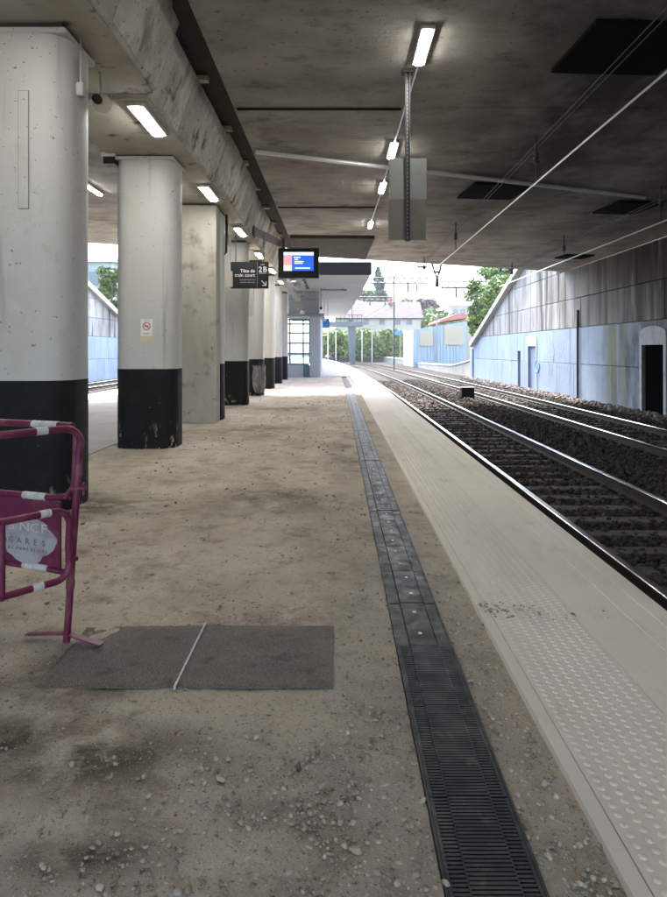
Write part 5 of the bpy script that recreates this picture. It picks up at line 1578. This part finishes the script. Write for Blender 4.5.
def tree(base, h, rx, label, m, n=5000, leaf=.25, seed=0, shape='round', group=None, trunk=.2, name='broadleaf_tree'):
    rg = random.Random(seed)
    T = thing(name, base, label, 'tree', group)
    B = Vector(base)
    path = [B, B + Vector((rg.uniform(-.2, .2), rg.uniform(-.2, .2), h * .4)), B + Vector((rg.uniform(-.3, .3), 0, h * .9))]
    MB().tube(path, [trunk, trunk * .7, trunk * .15], 8).build('trunk', m_bark, T, smooth=True)
    cl = []
    if shape == 'cone':
        for k in range(46):
            q = .12 + .86 * (k / 45); r = rx * (1 - q) ** .8 + .15
            th = rg.uniform(0, 6.28); off = r * rg.uniform(.35, .85)
            cl.append((B + Vector((off * math.cos(th), off * math.sin(th), h * q)), (r * .62, r * .62, h * .05)))
        cl.append((B + Vector((0, 0, h * .95)), (.3, .3, h * .06)))
    else:
        for k in range(26):
            th = rg.uniform(0, 6.28); ph = rg.uniform(-.5, 1.0); rr = rx * rg.uniform(.35, .9)
            p = B + Vector((rr * math.cos(th) * math.cos(ph * .9), rr * math.sin(th) * math.cos(ph * .9), h * .62 + h * .32 * math.sin(ph * 1.3)))
            k_ = rg.uniform(.22, .42) * rx
            cl.append((p, (k_, k_, k_ * .75)))
    br = MB()
    for (p, r) in cl[::3]:
        st = B + Vector((0, 0, max(h * .25, min((p.z - B.z) * .7, h * .8))))
        br.tube([st, st.lerp(p, .5) + Vector((0, 0, .15)), p], [trunk * .35, trunk * .2, .02], 5)
    br.build('limb', m_bark, T)
    foliage([(tuple(p), r) for p, r in cl], n, leaf, m, T, 'crown', seed)
    return T

g_ = 'trees beyond the tracks'
p = at(378, 0, 150); tree((p[0], 150, -1), at(0, 268, 150)[2] + 1, 4.2, 'tall pale conifer rising behind the cream house roof', m_leaf[2], 16000, .48, 3, 'cone', g_, .4, 'conifer_tree')
p = at(362, 0, 155); tree((p[0], 155, -1), at(0, 287, 155)[2] + 1, 4.0, 'shorter green tree left of the tall conifer', m_leaf[0], 5000, .45, 4, 'round', g_)
p = at(427, 0, 170); tree((p[0], 170, -1), at(0, 297, 170)[2] + 1, 3.6, 'dark purple-leaved tree right of the house roof', m_leaf[3], 5000, .42, 5, 'round', g_)
p = at(411, 0, 175); tree((p[0], 175, -1), at(0, 298, 175)[2] + 1, 4.6, 'rounded green tree just left of the purple tree', m_leaf[0], 5000, .45, 6, 'round', g_)
p = at(434, 0, 150); tree((p[0], 150, -1), at(0, 308, 150)[2] + 1, 4.0, 'small green tree at the house gable end', m_leaf[0], 4500, .4, 7, 'round', g_)
p = at(446, 0, 140); tree((p[0], 140, -1), at(0, 313, 140)[2] + 1, 4.2, 'low bright green tree above the shed roof', m_leaf[1], 5000, .36, 8, 'round', g_)
# big trees on the embankment behind the wing wall
g2 = 'trees on the embankment above the wing wall'
for (x, ytop, d_, rx, m_, lb, sd_) in ((497, 262, 52, 2.4, 0, 'large tree behind the sloping wall, its crown meeting the bridge', 11), (512, 258, 44, 2.2, 0, 'tree close to the bridge, right of the other embankment trees', 12),
                                   (484, 283, 57, 1.5, 2, 'loose bluish tree leaning out over the tracks', 13), (491, 309, 50, 1.5, 1, 'bright yellow-green bush low on the sloping wall', 14)):
    pp = at(x, 0, d_)
    zb0 = max(-1, 5.2 - (d_ - 36) * .31)
    hh = at(0, ytop, d_)[2] - zb0
    tree((pp[0], d_, zb0), hh, rx, lb, m_leaf[m_], 9000, .13 if d_ < 53 else .16, sd_, 'round', g2, .14)
# hedge in front of the house
HD = thing('hedge', (3, 124, -1), 'tall loose green hedge in front of the cream house', 'hedge')
rgh = random.Random(9); cl = []
for k in range(150):
    x = rgh.uniform(320, 401); yy = rgh.uniform(334, 354)
    q = at(x, yy, 122 + rgh.uniform(-1, 3)); cl.append((q, (1.0, 1.0, 1.1)))
foliage(cl, 30000, .26, m_leaf[1], HD, 'leaves', 31)
MB().bb(at(320, 0, 122)[0], at(401, 0, 122)[0], 122.5, 123.5, -1, .2).build('stems', m_bark, HD)
# tree behind the columns on the left
pp = at(112, 0, 56); tree((pp[0], 56, .5), at(0, 262, 56)[2] - .5, 1.7, 'green tree seen in the gap between the first two columns', m_leaf[0], 7000, .17, 21, 'round', None, .15)
pp = at(60, 0, 75); tree((pp[0], 75, .5), 8, 3, 'tree hidden mostly by the nearest column', m_leaf[0], 4000, .3, 22, 'round', None, .2)

# =================================================================== THIN HAZE
hz = MB().bb(-705, 705, -62, 905, -2.2, 24).build('haze', mat('haze_air', (1, 1, 1)), kind='stuff')
hm = MATS['haze_air']; hn = hm.node_tree
hn.nodes.remove(hn.nodes['Principled BSDF'])
pv = hn.nodes.new('ShaderNodeVolumePrincipled')
pv.inputs['Color'].default_value = (0.93, 0.97, 1.0, 1)
pv.inputs['Density'].default_value = 0.0003
pv.inputs['Anisotropy'].default_value = 0.2
hn.links.new(pv.outputs[0], hn.nodes['Material Output'].inputs['Volume'])
